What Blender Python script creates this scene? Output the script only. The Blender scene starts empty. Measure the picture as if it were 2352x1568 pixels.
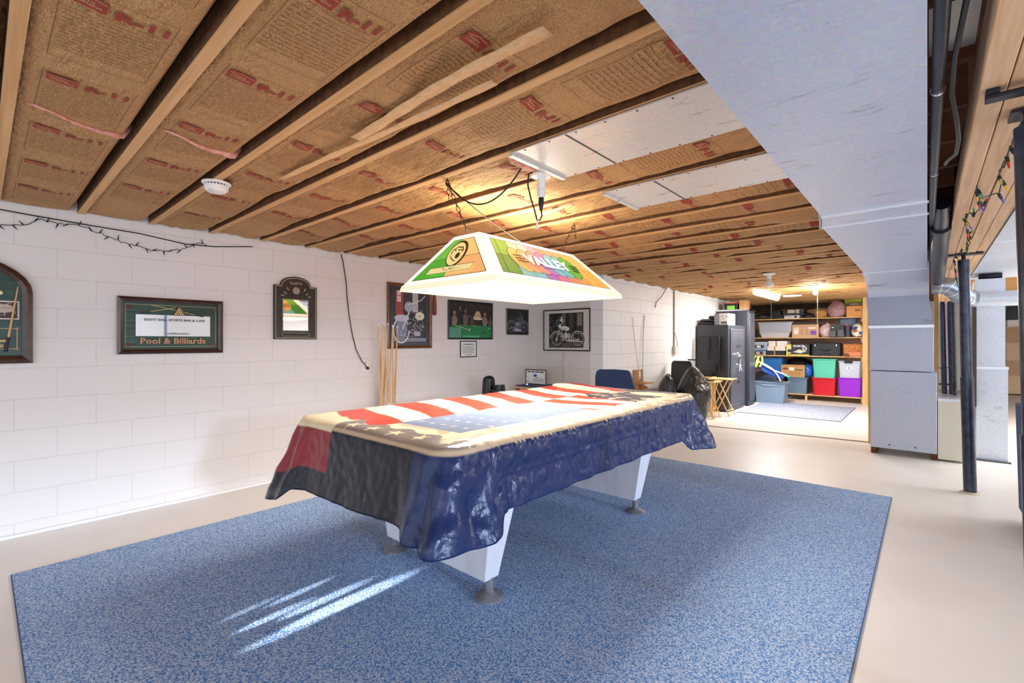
import bpy, bmesh, math, random
from mathutils import Vector, Matrix, noise as MN
random.seed(7)
R = math.radians
sc = bpy.context.scene
COL = sc.collection
# ------------------------------------------------------------------ camera, world, main lights, exposure
CAMZ = 1.284
cam_d = bpy.data.cameras.new('camera'); cam = bpy.data.objects.new('camera', cam_d); COL.objects.link(cam)
cam.location = (0, 0, CAMZ); cam.rotation_euler = (R(90), 0, math.atan2(.6617, .7498))
cam_d.sensor_width = 36; cam_d.lens = 36*1081/2352; cam_d.clip_start = .02
sc.camera = cam
sc.view_settings.view_transform = 'Standard'; sc.view_settings.look = 'None'
sc.view_settings.exposure = 0.0; sc.view_settings.gamma = 1; sc.view_settings.use_curve_mapping = False
world = bpy.data.worlds.new('world'); sc.world = world; world.use_nodes = True
world.node_tree.nodes['Background'].inputs[0].default_value = (.82, .89, 1, 1)
world.node_tree.nodes['Background'].inputs[1].default_value = 1.7
def lamp(name, kind, loc, energy, color=(1, 1, 1), rot=None, aim=None, **kw):
    d = bpy.data.lights.new(name, kind); d.energy = energy; d.color = color
    for k, v in kw.items(): setattr(d, k, v)
    o = bpy.data.objects.new(name, d); COL.objects.link(o); o.location = loc
    if rot: o.rotation_euler = rot
    if aim: o.rotation_euler = (Vector(aim)-Vector(loc)).to_track_quat('-Z', 'Y').to_euler()
    return o
lamp('daylight_sun', 'SUN', (8, 2, 4), 1.7, (.55, .72, 1), aim=(8-10, 2+.6, 4-1.56), angle=R(5))
lamp('door_daylight', 'AREA', (4.4, 1.0, 1.2), 90, (.62, .78, 1), aim=(0, 1.6, .6), shape='RECTANGLE', size=3.6, size_y=1.9)
lamp('garden_daylight', 'AREA', (1.6, -2.4, 1.3), 30, (1, .93, .84), aim=(-.8, 1.2, .7), shape='RECTANGLE', size=3.0, size_y=1.8)
for (tx, ty, e, sp) in ((-2.43, 1.02, 5, 1.3), (-2.40, 1.24, 12, 1.3), (-2.28, 1.07, 14, 1.5), (-2.235, 1.30, 20, 1.7), (-2.13, 1.38, 36, 2.3), (-2.11, 1.10, 10, 2.0)):  # unseen spots behind the camera, added to throw sun patches on the rug
    lamp('sun_patch_spot', 'SPOT', (-2.15+.1*(tx+2.2), -1.5, .36), e*180, (1, .97, .92), aim=(tx, ty-.09, 0), spot_size=R(sp), spot_blend=1, shadow_soft_size=.004)

# ------------------------------------------------------------------ materials
def sr(c):
    if isinstance(c, str): c = tuple(int(c[i:i+2], 16)/255 for i in (0, 2, 4))
    return tuple((x/12.92 if x <= .04045 else ((x+.055)/1.055)**2.4) for x in c)
MATS = {}
def M(name, c, rough=.6, metal=0, nz=None, bump=None, emit=0, spec=None, coat=0, stretch=None, trans=0, ecol=None, alpha=None):
    if name in MATS: return MATS[name]
    m = bpy.data.materials.new(name); m.use_nodes = True; N = m.node_tree.nodes; L = m.node_tree.links
    b = N['Principled BSDF']; col = sr(c)
    b.inputs['Base Color'].default_value = (*col, 1); b.inputs['Roughness'].default_value = rough; b.inputs['Metallic'].default_value = metal
    if spec is not None: b.inputs['Specular IOR Level'].default_value = spec
    if coat: b.inputs['Coat Weight'].default_value = coat; b.inputs['Coat Roughness'].default_value = .12
    if trans: b.inputs['Transmission Weight'].default_value = trans
    if alpha is not None: b.inputs['Alpha'].default_value = alpha
    if emit:
        b.inputs['Emission Color'].default_value = (*(sr(ecol) if ecol else col), 1); b.inputs['Emission Strength'].default_value = emit
    if nz or bump:
        g = N.new('ShaderNodeNewGeometry'); mp = N.new('ShaderNodeMapping'); L.new(g.outputs['Position'], mp.inputs['Vector'])
        if stretch: mp.inputs['Scale'].default_value = stretch
    if nz:
        t = N.new('ShaderNodeTexNoise'); t.inputs['Scale'].default_value = nz[0]; t.inputs['Detail'].default_value = 6
        L.new(mp.outputs[0], t.inputs['Vector'])
        cr = N.new('ShaderNodeValToRGB'); e = cr.color_ramp.elements
        e[0].position = .35; e[1].position = .65
        c2 = sr(nz[1]); e[0].color = (*c2, 1); e[1].color = (*col, 1)
        L.new(t.outputs['Fac'], cr.inputs[0]); L.new(cr.outputs[0], b.inputs['Base Color'])
    if bump:
        t2 = N.new('ShaderNodeTexNoise'); t2.inputs['Scale'].default_value = bump[0]; t2.inputs['Detail'].default_value = 5
        L.new(mp.outputs[0], t2.inputs['Vector'])
        bp = N.new('ShaderNodeBump'); bp.inputs['Strength'].default_value = bump[1]; bp.inputs['Distance'].default_value = bump[2] if len(bump) > 2 else .01
        L.new(t2.outputs['Fac'], bp.inputs['Height']); L.new(bp.outputs[0], b.inputs['Normal'])
    MATS[name] = m; return m
def C_(c): return M('plain_'+c, c, .55)

def block_mat(name, axes, off, c=('E9E4E2', 'E2DCD9')):
    m = bpy.data.materials.new(name); m.use_nodes = True; N = m.node_tree.nodes; L = m.node_tree.links; b = N['Principled BSDF']
    g = N.new('ShaderNodeNewGeometry'); s = N.new('ShaderNodeSeparateXYZ'); L.new(g.outputs['Position'], s.inputs[0])
    cb = N.new('ShaderNodeCombineXYZ')
    ax = N.new('ShaderNodeMath'); ax.inputs[1].default_value = off[0]; L.new(s.outputs[axes[0]], ax.inputs[0])
    az = N.new('ShaderNodeMath'); az.inputs[1].default_value = off[1]; L.new(s.outputs['Z'], az.inputs[0])
    L.new(ax.outputs[0], cb.inputs[0]); L.new(az.outputs[0], cb.inputs[1])
    br = N.new('ShaderNodeTexBrick'); L.new(cb.outputs[0], br.inputs['Vector'])
    br.inputs['Scale'].default_value = 1; br.inputs['Brick Width'].default_value = .406; br.inputs['Row Height'].default_value = .203
    br.inputs['Mortar Size'].default_value = .003; br.inputs['Mortar Smooth'].default_value = .4; br.offset = .5
    br.inputs['Color1'].default_value = (*sr(c[0]), 1); br.inputs['Color2'].default_value = (*sr(c[0]), 1); br.inputs['Mortar'].default_value = (*sr(c[1]), 1)
    L.new(br.outputs['Color'], b.inputs['Base Color'])
    n = N.new('ShaderNodeTexNoise'); n.inputs['Scale'].default_value = 60; n.inputs['Detail'].default_value = 6; L.new(g.outputs['Position'], n.inputs['Vector'])
    n3 = N.new('ShaderNodeTexNoise'); n3.inputs['Scale'].default_value = 7; L.new(g.outputs['Position'], n3.inputs['Vector'])
    mix = N.new('ShaderNodeMath'); mix.operation = 'MULTIPLY_ADD'; mix.inputs[1].default_value = .25
    inv = N.new('ShaderNodeMath'); inv.operation = 'MULTIPLY'; inv.inputs[1].default_value = -1.0
    L.new(br.outputs['Fac'], inv.inputs[0]); L.new(n.outputs['Fac'], mix.inputs[0]); L.new(inv.outputs[0], mix.inputs[2])
    bp = N.new('ShaderNodeBump'); bp.inputs['Strength'].default_value = .55; bp.inputs['Distance'].default_value = .006
    L.new(mix.outputs[0], bp.inputs['Height']); L.new(bp.outputs[0], b.inputs['Normal'])
    b.inputs['Roughness'].default_value = .55
    return m
m_wallL = block_mat('painted_block_left', ('Y',), (.05, .111))
m_wallB = block_mat('painted_block_back', ('X',), (.1, .111), ('E2DDDA', 'D8D2CF'))
m_wallS = block_mat('painted_block_side', ('Y',), (.2, .111), ('F0EFEF', 'C9C5C4'))
m_floor = M('painted_concrete', 'EFEAE4', .38, nz=(1.3, 'E8E1D8'), bump=(30, .05, .003))
m_joist = M('joist_pine', 'DDB07C', .75, nz=(9, 'C79861'), bump=(40, .3, .004), stretch=(.15, 4, 4))
m_wood = M('light_pine', 'E3BE84', .6, nz=(8, 'D1A566'), stretch=(1, 1, .2))
m_beam = M('beam_lumber', 'EBC7A0', .7, nz=(10, 'D8AE84'), bump=(40, .25, .004), stretch=(5, .2, 2))
m_joist_shade = M('joist_side_shade', '6E4A2A', .85, nz=(30, '4E3219'))  # joist sides coloured dark for the shade in the gaps beside them
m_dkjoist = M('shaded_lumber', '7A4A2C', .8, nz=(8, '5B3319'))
m_paper = M('kraft_paper', 'CFA36C', .7, nz=(150, '9E7040'), bump=(15, 1.0, .03), stretch=(1, 2.2, 1))
m_red = M('printed_red', 'A03C2A', .8, nz=(120, '8A3424'))
m_ink = M('printed_brown', '7A4A20', .8)
m_inkcream = M('printed_cream', 'D2A878', .8)
m_pink = M('pink_fibreglass', 'E3A79A', .95, nz=(40, 'C98376'), bump=(60, .8, .01))
m_iron = M('black_iron', '2E2E36', .38, .5, nz=(14, '202028'))
m_steelblue = M('column_steel', '4A5060', .32, .6, nz=(18, '363C4A'))
m_black = M('black_plastic', '15161A', .4)
m_white = M('white_plastic', 'F2F1EE', .35)
m_chrome = M('chrome', 'DDE2EA', .15, 1)
m_cord = M('black_cord', '141414', .5)
m_gcord = M('green_cord', '1E2B22', .5)

def sheet_mat(name, base='CFDAEE', dark='9AA1AE', metal=.35, rough=.42):
    m = bpy.data.materials.new(name); m.use_nodes = True; N = m.node_tree.nodes; L = m.node_tree.links; b = N['Principled BSDF']
    g = N.new('ShaderNodeNewGeometry')
    v = N.new('ShaderNodeTexVoronoi'); v.inputs['Scale'].default_value = 90; L.new(g.outputs['Position'], v.inputs['Vector'])
    mp = N.new('ShaderNodeMapping'); mp.inputs['Scale'].default_value = (2.2, 7, 4); L.new(g.outputs['Position'], mp.inputs['Vector'])
    n = N.new('ShaderNodeTexNoise'); n.inputs['Scale'].default_value = 1.6; n.inputs['Detail'].default_value = 9; n.inputs['Roughness'].default_value = .7; L.new(mp.outputs[0], n.inputs['Vector'])
    cr = N.new('ShaderNodeValToRGB'); cr.color_ramp.elements[0].position = .30; cr.color_ramp.elements[1].position = .40
    cr.color_ramp.elements[0].color = (*sr(dark), 1); cr.color_ramp.elements[1].color = (*sr(base), 1); L.new(n.outputs['Fac'], cr.inputs[0])
    hs = N.new('ShaderNodeMix'); hs.data_type = 'RGBA'; hs.blend_type = 'MULTIPLY'; hs.inputs[0].default_value = .14
    L.new(cr.outputs[0], hs.inputs[6]); L.new(v.outputs['Color'], hs.inputs[7]); L.new(hs.outputs[2], b.inputs['Base Color'])
    b.inputs['Metallic'].default_value = metal; b.inputs['Roughness'].default_value = rough
    bp = N.new('ShaderNodeBump'); bp.inputs['Strength'].default_value = .12; bp.inputs['Distance'].default_value = .002
    L.new(v.outputs['Distance'], bp.inputs['Height']); L.new(bp.outputs[0], b.inputs['Normal'])
    return m
m_duct = sheet_mat('galvanised_sheet')
m_duct2 = sheet_mat('galvanised_sheet_pale', 'DDE4EF', 'B4BAC6', .3, .45)
m_pan = sheet_mat('galvanised_pan', 'E2DFDC', '97928F', .3, .35)
m_cab = sheet_mat('grey_enamel_sheet', 'C3CCDF', 'B8C1D4', .25, .45)

def rug_mat(name, a, b_, sc_=150):
    m = bpy.data.materials.new(name); m.use_nodes = True; N = m.node_tree.nodes; L = m.node_tree.links; b = N['Principled BSDF']
    g = N.new('ShaderNodeNewGeometry'); n = N.new('ShaderNodeTexNoise'); n.inputs['Scale'].default_value = sc_; n.inputs['Detail'].default_value = 4
    L.new(g.outputs['Position'], n.inputs['Vector'])
    cr = N.new('ShaderNodeValToRGB'); e = cr.color_ramp.elements; e[0].position = .38; e[1].position = .62
    e[0].color = (*sr(a), 1); e[1].color = (*sr(b_), 1); L.new(n.outputs['Fac'], cr.inputs[0]); L.new(cr.outputs[0], b.inputs['Base Color'])
    b.inputs['Roughness'].default_value = .95; b.inputs['Specular IOR Level'].default_value = .1
    bp = N.new('ShaderNodeBump'); bp.inputs['Strength'].default_value = .6; bp.inputs['Distance'].default_value = .004
    L.new(n.outputs['Fac'], bp.inputs['Height']); L.new(bp.outputs[0], b.inputs['Normal'])
    return m
m_rug = rug_mat('blue_loop_pile', '447FC2', 'C4D4E8', 130)
m_rug2 = rug_mat('grey_loop_pile', '8088A0', 'B8BECC', 60)

# ------------------------------------------------------------------ mesh builder
CX, CY, F = 1176., 784., 1081.
def at(u, v, x=None, y=None, z=None):
    """a place on a real plane (x, y or z = const) seen along the sight line of photograph point u, v"""
    r = u-CX; d = (r*.7498-F*.6617, r*.6617+F*.7498, CY-v)
    s = x/d[0] if x is not None else (y/d[1] if y is not None else (z-CAMZ)/d[2])
    return Vector((d[0]*s, d[1]*s, CAMZ+d[2]*s))
WL = {}
class MB:
    def __init__(s): s.v = []; s.f = []; s.m = []; s.mats = []; s.cur = 0
    def mat(s, m):
        if m not in s.mats: s.mats.append(m)
        s.cur = s.mats.index(m); return s
    def add(s, vs, fs):
        o = len(s.v); s.v += [Vector(p) for p in vs]
        for f in fs: s.f.append([i+o for i in f]); s.m.append(s.cur)
        return s
    def hexa(s, p):  # 8 points: bottom loop 0-3, top loop 4-7
        return s.add(p, [(3, 2, 1, 0), (4, 5, 6, 7), (0, 1, 5, 4), (1, 2, 6, 5), (2, 3, 7, 6), (3, 0, 4, 7)])
    def box(s, x0, y0, z0, x1, y1, z1):
        return s.hexa([(x0, y0, z0), (x1, y0, z0), (x1, y1, z0), (x0, y1, z0), (x0, y0, z1), (x1, y0, z1), (x1, y1, z1), (x0, y1, z1)])
    def taper(s, cx, cy, z0, z1, wx0, wy0, wx1, wy1, r=.0, n=4):
        def loop(wx, wy, z):
            rr = min(r, wx/2, wy/2); out = []
            for qx, qy, a0 in ((1, 1, 0), (-1, 1, 90), (-1, -1, 180), (1, -1, 270)):
                for k in range(n+1):
                    a = R(a0+90*k/n); out.append((cx+qx*(wx/2-rr)+rr*math.cos(a), cy+qy*(wy/2-rr)+rr*math.sin(a), z))
            return out
        a = loop(wx0, wy0, z0); b = loop(wx1, wy1, z1); k = len(a)
        return s.add(a+b, [list(range(k))[::-1], list(range(k, 2*k))]+[(i, (i+1) % k, (i+1) % k+k, i+k) for i in range(k)])
    def tube(s, pts, r, n=8, cap=True):
        pts = [Vector(p) for p in pts]; rs = r if isinstance(r, (list, tuple)) else [r]*len(pts)
        vs = []; fs = []; ref = None
        for i, p in enumerate(pts):
            d = (pts[min(i+1, len(pts)-1)]-pts[max(i-1, 0)]).normalized()
            if ref is None: ref = Vector((0, 0, 1)) if abs(d.z) < .9 else Vector((1, 0, 0))
            a = (ref-d*ref.dot(d)).normalized(); ref = a; b = d.cross(a)
            for k in range(n): t = 2*math.pi*k/n; vs.append(p+(a*math.cos(t)+b*math.sin(t))*rs[i])
        for i in range(len(pts)-1):
            for k in range(n): k2 = (k+1) % n; fs.append((i*n+k, i*n+k2, (i+1)*n+k2, (i+1)*n+k))
        if cap: fs.append(list(range(n))[::-1]); fs.append(list(range((len(pts)-1)*n, len(pts)*n)))
        return s.add(vs, fs)
    def bar(s, a, b, w, h=None):  # square bar
        a = Vector(a); b = Vector(b); h = h or w; d = (b-a).normalized(); ref = Vector((0, 0, 1)) if abs(d.z) < .95 else Vector((0, 1, 0))
        x = d.cross(ref).normalized()*w/2; y = x.cross(d).normalized()*h/2
        return s.hexa([a-x-y, a+x-y, a+x+y, a-x+y, b-x-y, b+x-y, b+x+y, b-x+y])
    def lathe(s, prof, c, n=24, axis=None):
        c = Vector(c); vs = []; fs = []; ax = Vector(axis or (0, 0, 1)).normalized()
        u = ax.orthogonal().normalized(); w = ax.cross(u)
        for (r, h) in prof:
            for k in range(n): t = 2*math.pi*k/n; vs.append(c+ax*h+(u*math.cos(t)+w*math.sin(t))*max(r, 1e-4))
        for i in range(len(prof)-1):
            for k in range(n): k2 = (k+1) % n; fs.append((i*n+k, i*n+k2, (i+1)*n+k2, (i+1)*n+k))
        fs.append(list(range(n))[::-1]); fs.append(list(range((len(prof)-1)*n, len(prof)*n)))
        return s.add(vs, fs)
    def prism(s, poly, o, U, V, N, d):  # extrude 2D polygon
        o, U, V, N = Vector(o), Vector(U), Vector(V), Vector(N); k = len(poly)
        a = [o+U*p[0]+V*p[1] for p in poly]; b = [q+N*d for q in a]
        return s.add(a+b, [list(range(k))[::-1], list(range(k, 2*k))]+[(i, (i+1) % k, (i+1) % k+k, i+k) for i in range(k)])
    def blob(s, c, rad, amp=.15, freq=6, sub=4, seed=0, zmin=None, sharp=True, top=None):
        bm = bmesh.new(); bmesh.ops.create_icosphere(bm, subdivisions=sub, radius=1)
        c = Vector(c); vs = []
        for v in bm.verts:
            p = v.co.copy(); q = Vector((p.x*rad[0], p.y*rad[1], p.z*rad[2]))
            n1 = MN.noise(q*freq+Vector((seed*9.1, 3, 1)))
            n2 = 1-abs(MN.noise(q*freq*2.1+Vector((1, seed*5.3, 7))))*2 if sharp else 0
            k = 1+amp*(n1+.5*n2)
            w = q*k
            if top and p.z > .3: f = 1-(p.z-.3)/.7*(1-top); w.x *= f; w.y *= f
            w += c
            if zmin is not None and w.z < zmin: w.z = zmin+(w.z-zmin)*.02
            if zmin is not None: w.z = max(w.z, zmin)
            vs.append(w)
        fs = [[v.index for v in f.verts] for f in bm.faces]; bm.free()
        return s.add(vs, fs)
    def build(s, name, parent=None, smooth=False, bevel=0, origin=None, sub=0):
        me = bpy.data.meshes.new(name); o = bpy.data.objects.new(name, me); COL.objects.link(o)
        if parent is not None:
            base = WL[parent.name]; o.parent = parent; WL[o.name] = base
        else:
            if origin is None:
                xs = [p.x for p in s.v]; ys = [p.y for p in s.v]; zs = [p.z for p in s.v]
                origin = ((min(xs)+max(xs))/2, (min(ys)+max(ys))/2, min(zs))
            base = Vector(origin); o.location = base; WL[o.name] = base
        me.from_pydata([p-base for p in s.v], [], s.f)
        for m in s.mats: me.materials.append(m)
        if len(s.mats) > 1: me.polygons.foreach_set('material_index', s.m)
        if smooth: me.polygons.foreach_set('use_smooth', [True]*len(me.polygons))
        me.update()
        if bevel:
            md = o.modifiers.new('bevel', 'BEVEL'); md.width = bevel; md.segments = 2; md.limit_method = 'ANGLE'; md.angle_limit = R(40)
        if smooth == 'auto' or bevel:
            me.polygons.foreach_set('use_smooth', [True]*len(me.polygons))
            try: me.set_sharp_from_angle(angle=R(35))
            except Exception: pass
        return o
def tag(o, label=None, cat=None, group=None, kind=None):
    if label: o['label'] = label
    if cat: o['category'] = cat
    if group: o['group'] = group
    if kind: o['kind'] = kind
    return o
def thing(name, loc, label, cat, group=None):
    o = bpy.data.objects.new(name, None); COL.objects.link(o); o.location = loc; o.empty_display_size = .1
    WL[o.name] = Vector(loc); return tag(o, label, cat, group)
def struct(o): o['kind'] = 'structure'; return o
def B(m): return MB().mat(m)

# text outlines, cached as flat triangles
TX = {}
def text2d(txt, bold=0.0):
    key = (txt, bold)
    if key not in TX:
        cu = bpy.data.curves.new('t', 'FONT'); cu.body = txt; cu.resolution_u = 2; cu.offset = bold; cu.align_x = 'CENTER'; cu.align_y = 'CENTER'
        ob = bpy.data.objects.new('t', cu); COL.objects.link(ob)
        dg = bpy.context.evaluated_depsgraph_get(); me = bpy.data.meshes.new_from_object(ob.evaluated_get(dg))
        vs = [(v.co.x, v.co.y) for v in me.vertices]; fs = [list(p.vertices) for p in me.polygons]
        bpy.data.objects.remove(ob); bpy.data.curves.remove(cu); bpy.data.meshes.remove(me)
        x0 = min(v[0] for v in vs); x1 = max(v[0] for v in vs); y0 = min(v[1] for v in vs); y1 = max(v[1] for v in vs)
        vs = [((v[0]-(x0+x1)/2)/(x1-x0), (v[1]-(y0+y1)/2)/(y1-y0)) for v in vs]   # unit box, centred
        TX[key] = (vs, fs)
    return TX[key]
class Art:
    """flat print on a plane: origin, right, up, outward"""
    def __init__(s, o, U, V, N, step=.0005):
        s.o, s.U, s.V, s.N = Vector(o), Vector(U).normalized(), Vector(V).normalized(), Vector(N).normalized(); s.mb = MB(); s.k = 1; s.step = step
    def P(s, x, y): return s.o+s.U*x+s.V*y+s.N*(s.k*s.step)
    def c(s, col): s.mb.mat(C_(col) if isinstance(col, str) else col)
    def poly(s, pts, col, up=True):
        s.c(col); s.mb.add([s.P(*p) for p in pts], [list(range(len(pts)))]); s.k += up; return s
    def rect(s, x0, y0, x1, y1, col, up=True): return s.poly([(x0, y0), (x1, y0), (x1, y1), (x0, y1)], col, up)
    def disc(s, x, y, r, col, ry=None, n=24, up=True, rot=0):
        ry = ry or r; c_, s_ = math.cos(rot), math.sin(rot)
        return s.poly([(x+r*math.cos(t)*c_-ry*math.sin(t)*s_, y+r*math.cos(t)*s_+ry*math.sin(t)*c_) for t in (2*math.pi*i/n for i in range(n))], col, up)
    def line(s, pts, w, col, closed=False, up=True):
        s.c(col)
        if closed: pts = list(pts)+[pts[0]]
        for a, b in zip(pts[:-1], pts[1:]):
            dx, dy = b[0]-a[0], b[1]-a[1]; l = math.hypot(dx, dy) or 1; nx, ny = -dy/l*w/2, dx/l*w/2
            s.mb.add([s.P(a[0]+nx, a[1]+ny), s.P(a[0]-nx, a[1]-ny), s.P(b[0]-nx, b[1]-ny), s.P(b[0]+nx, b[1]+ny)], [(0, 1, 2, 3)])
        s.k += up; return s
    def ring(s, x, y, r, w, col, ry=None, a0=0, a1=360, n=28, up=True):
        ry = ry or r; pts = [(x+r*math.cos(R(a0+(a1-a0)*i/n)), y+ry*math.sin(R(a0+(a1-a0)*i/n))) for i in range(n+1)]
        return s.line(pts, w, col, up=up)
    def text(s, t, x, y, w, h, col, bold=0.0, shear=0, up=True, rot=0):
        s.c(col); vs, fs = text2d(t, bold); c_, s_ = math.cos(rot), math.sin(rot)
        s.mb.add([s.P(x+(a*w+shear*b*h)*c_-b*h*s_, y+(a*w+shear*b*h)*s_+b*h*c_) for a, b in vs], fs); s.k += up; return s
    def scribble(s, x0, y0, x1, y1, n, col, w, seed=0, curl=1):
        rd = random.Random(seed)
        for i in range(n):
            x, y = rd.uniform(x0, x1), rd.uniform(y0, y1); a = rd.uniform(0, 6.28); l = rd.uniform(.3, 1)*(x1-x0)*.16
            pts = [(x, y)]
            for k in range(4):
                a += rd.uniform(-.9, .9)*curl; x += l/4*math.cos(a); y += l/4*math.sin(a); pts.append((min(max(x, x0), x1), min(max(y, y0), y1)))
            s.line(pts, w*rd.uniform(.5, 1.3), col, up=False)
        s.k += 1; return s
    def dashes(s, x0, x1, y, h, col, seed=0):   # a line of print too small to read
        rd = random.Random(seed); x = x0; s.c(col)
        while x < x1:
            l = rd.uniform(1.5, 5)*h; s.mb.add([s.P(x, y-h/2), s.P(min(x+l, x1), y-h/2), s.P(min(x+l, x1), y+h/2), s.P(x, y+h/2)], [(0, 1, 2, 3)]); x += l+h*.8
        s.k += 1; return s
    def build(s, name, parent): return s.mb.build(name, parent)

# ------------------------------------------------------------------ room shell
XL, YJ, X2, YB = -4.476, 5.592, -3.292, 12.75
struct(B(m_floor).box(-4.9, -3.2, -.12, 6.2, 17.5, 0).build('floor', origin=(0, 0, -.12)))
struct(B(m_wallL).box(XL-.2, -3.2, 0, XL, YJ, 2.38).build('wall_left'))
struct(B(m_wallB).box(XL-.2, YJ, 0, X2-.2, YJ+.2, 2.38).build('wall_back'))
struct(B(m_wallS).box(X2-.2, YJ, 0, X2, YB, 2.38).build('wall_side'))
m_far = M('tan_board', 'D9B79C', .8, nz=(5, 'CFAA8E'))
struct(B(m_far).box(X2-.2, YB, 0, -.75, YB+.2, 2.38).build('wall_far'))
m_wr = M('white_board', 'F3F2F2', .6)
struct(B(m_wr).box(-.75, 17.2, 0, 6.0, 17.4, 2.38).build('wall_rear'))
struct(B(m_wr).box(-.95, YB+.2, 0, -.75, 17.4, 2.38).build('wall_inner'))
# right wall with a wide open garden doorway
wr = B(m_wr).box(6.0, -3.2, 0, 6.2, -1.6, 2.38).box(6.0, 4.2, 0, 6.2, 17.4, 2.38).box(6.0, -1.6, 2.1, 6.2, 4.2, 2.38)
struct(wr.build('wall_right'))
# cove strip along the left wall and the sawn floor joint with its metal track
struct(B(m_white).tube([(XL+.008, -3.0, .012), (XL+.008, YJ, .012)], .014, 8).build('baseboard_left', smooth=True))
m_track = M('floor_track', '4A443E', .6, nz=(30, '8D8478'))
struct(B(m_track).prism([(-2.72, 7.30), (-1.3, 7.40), (-.52, 7.49), (-.52, 7.53), (-1.3, 7.45), (-2.72, 7.33)], (0, 0, 0), (1, 0, 0), (0, 1, 0), (0, 0, 1), .006).build('trim_1'))

# ceiling: subfloor + joists as its children
ZJ = 2.18; PITCH = .4015; Y0 = .475-PITCH
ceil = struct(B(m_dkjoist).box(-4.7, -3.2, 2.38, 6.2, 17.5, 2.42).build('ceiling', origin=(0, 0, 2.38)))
BEAMX0, BEAMX1 = .115, .37
ys = []
k = -3
while Y0+k*PITCH < 12.6:
    yk = Y0+k*PITCH; ys.append((k, yk))
    xj = XL+.02 if yk < YJ else X2+.02
    jb = B(m_joist); jb.add([(xj, yk-.019, ZJ), (-.02, yk-.019, ZJ), (-.02, yk+.019, ZJ), (xj, yk+.019, ZJ), (xj, yk-.019, ZJ+.006), (-.02, yk-.019, ZJ+.006), (-.02, yk+.019, ZJ+.006), (xj, yk+.019, ZJ+.006)], [(3, 2, 1, 0), (0, 1, 5, 4), (1, 2, 6, 5), (2, 3, 7, 6), (3, 0, 4, 7)])
    jb.mat(m_joist_shade).box(xj, yk-.019, ZJ+.006, -.02, yk+.019, 2.38); jb.build('joist', ceil)
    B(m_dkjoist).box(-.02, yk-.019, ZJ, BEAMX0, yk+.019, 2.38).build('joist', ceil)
    B(m_joist).box(BEAMX1, yk-.019, ZJ, 6.0, yk+.019, 2.38).build('joist', ceil)
    k += 1
# ------------------------------------------------------------------ kraft faced insulation
def hz(x, s, k):  # underside height of the paper, s = 0..1 across the bay
    e = min(s, 1-s)
    z = 2.194-.010*math.sin(math.pi*s)-(.020*math.sin(math.pi*min(1, s*1.15)) if k > 8 else 0)
    g0 = .89 if k <= 8 else .78
    if s > g0: z += .075*((s-g0)/(1-g0))
    if s < .05: z += .008*(1-s/.05)
    a = .003 if k < 0 else (.004 if k < 2 else .011)
    if k > 8: a = .020
    z += a*MN.noise(Vector((x*2.1, s*2.2, k*7.3)))*1.6
    z += a*.9*abs(MN.noise(Vector((x*7+s*3, s*3.1, k*3.7))))*(1 if k > 0 else .4)
    z += .5*a*MN.noise(Vector((x*1.5+4, s*9, k*2.9)))
    if k > 1: z += a*1.1*max(0, MN.noise(Vector((x*5.5+s*6, s*2.2-x*1.5, k*5.1))))
    return z
pans = {4: (-1.475, -.30), 6: (-1.445, -.30)}
GR = 'kraft faced insulation batts between the joists'
SPEC = {-1: 'insulation batt at the far left edge of the ceiling, before the first visible joist',
        0: 'large plain insulation batt in the leftmost bay with a dark sagging fold',
        1: 'insulation batt with a pink torn fold just left of the smoke detector', 2: 'wrinkled insulation batt crossed by two loose paper strips',
        3: 'wrinkled insulation batt beside the first sheet metal pan', 4: 'short insulation batt ending in a torn pink hole by the lamp socket',
        5: 'bright insulation batt running between the two sheet metal pans', 6: 'insulation batt ending at the second sheet metal pan', 7: 'insulation batt right behind the second sheet metal pan'}
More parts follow.
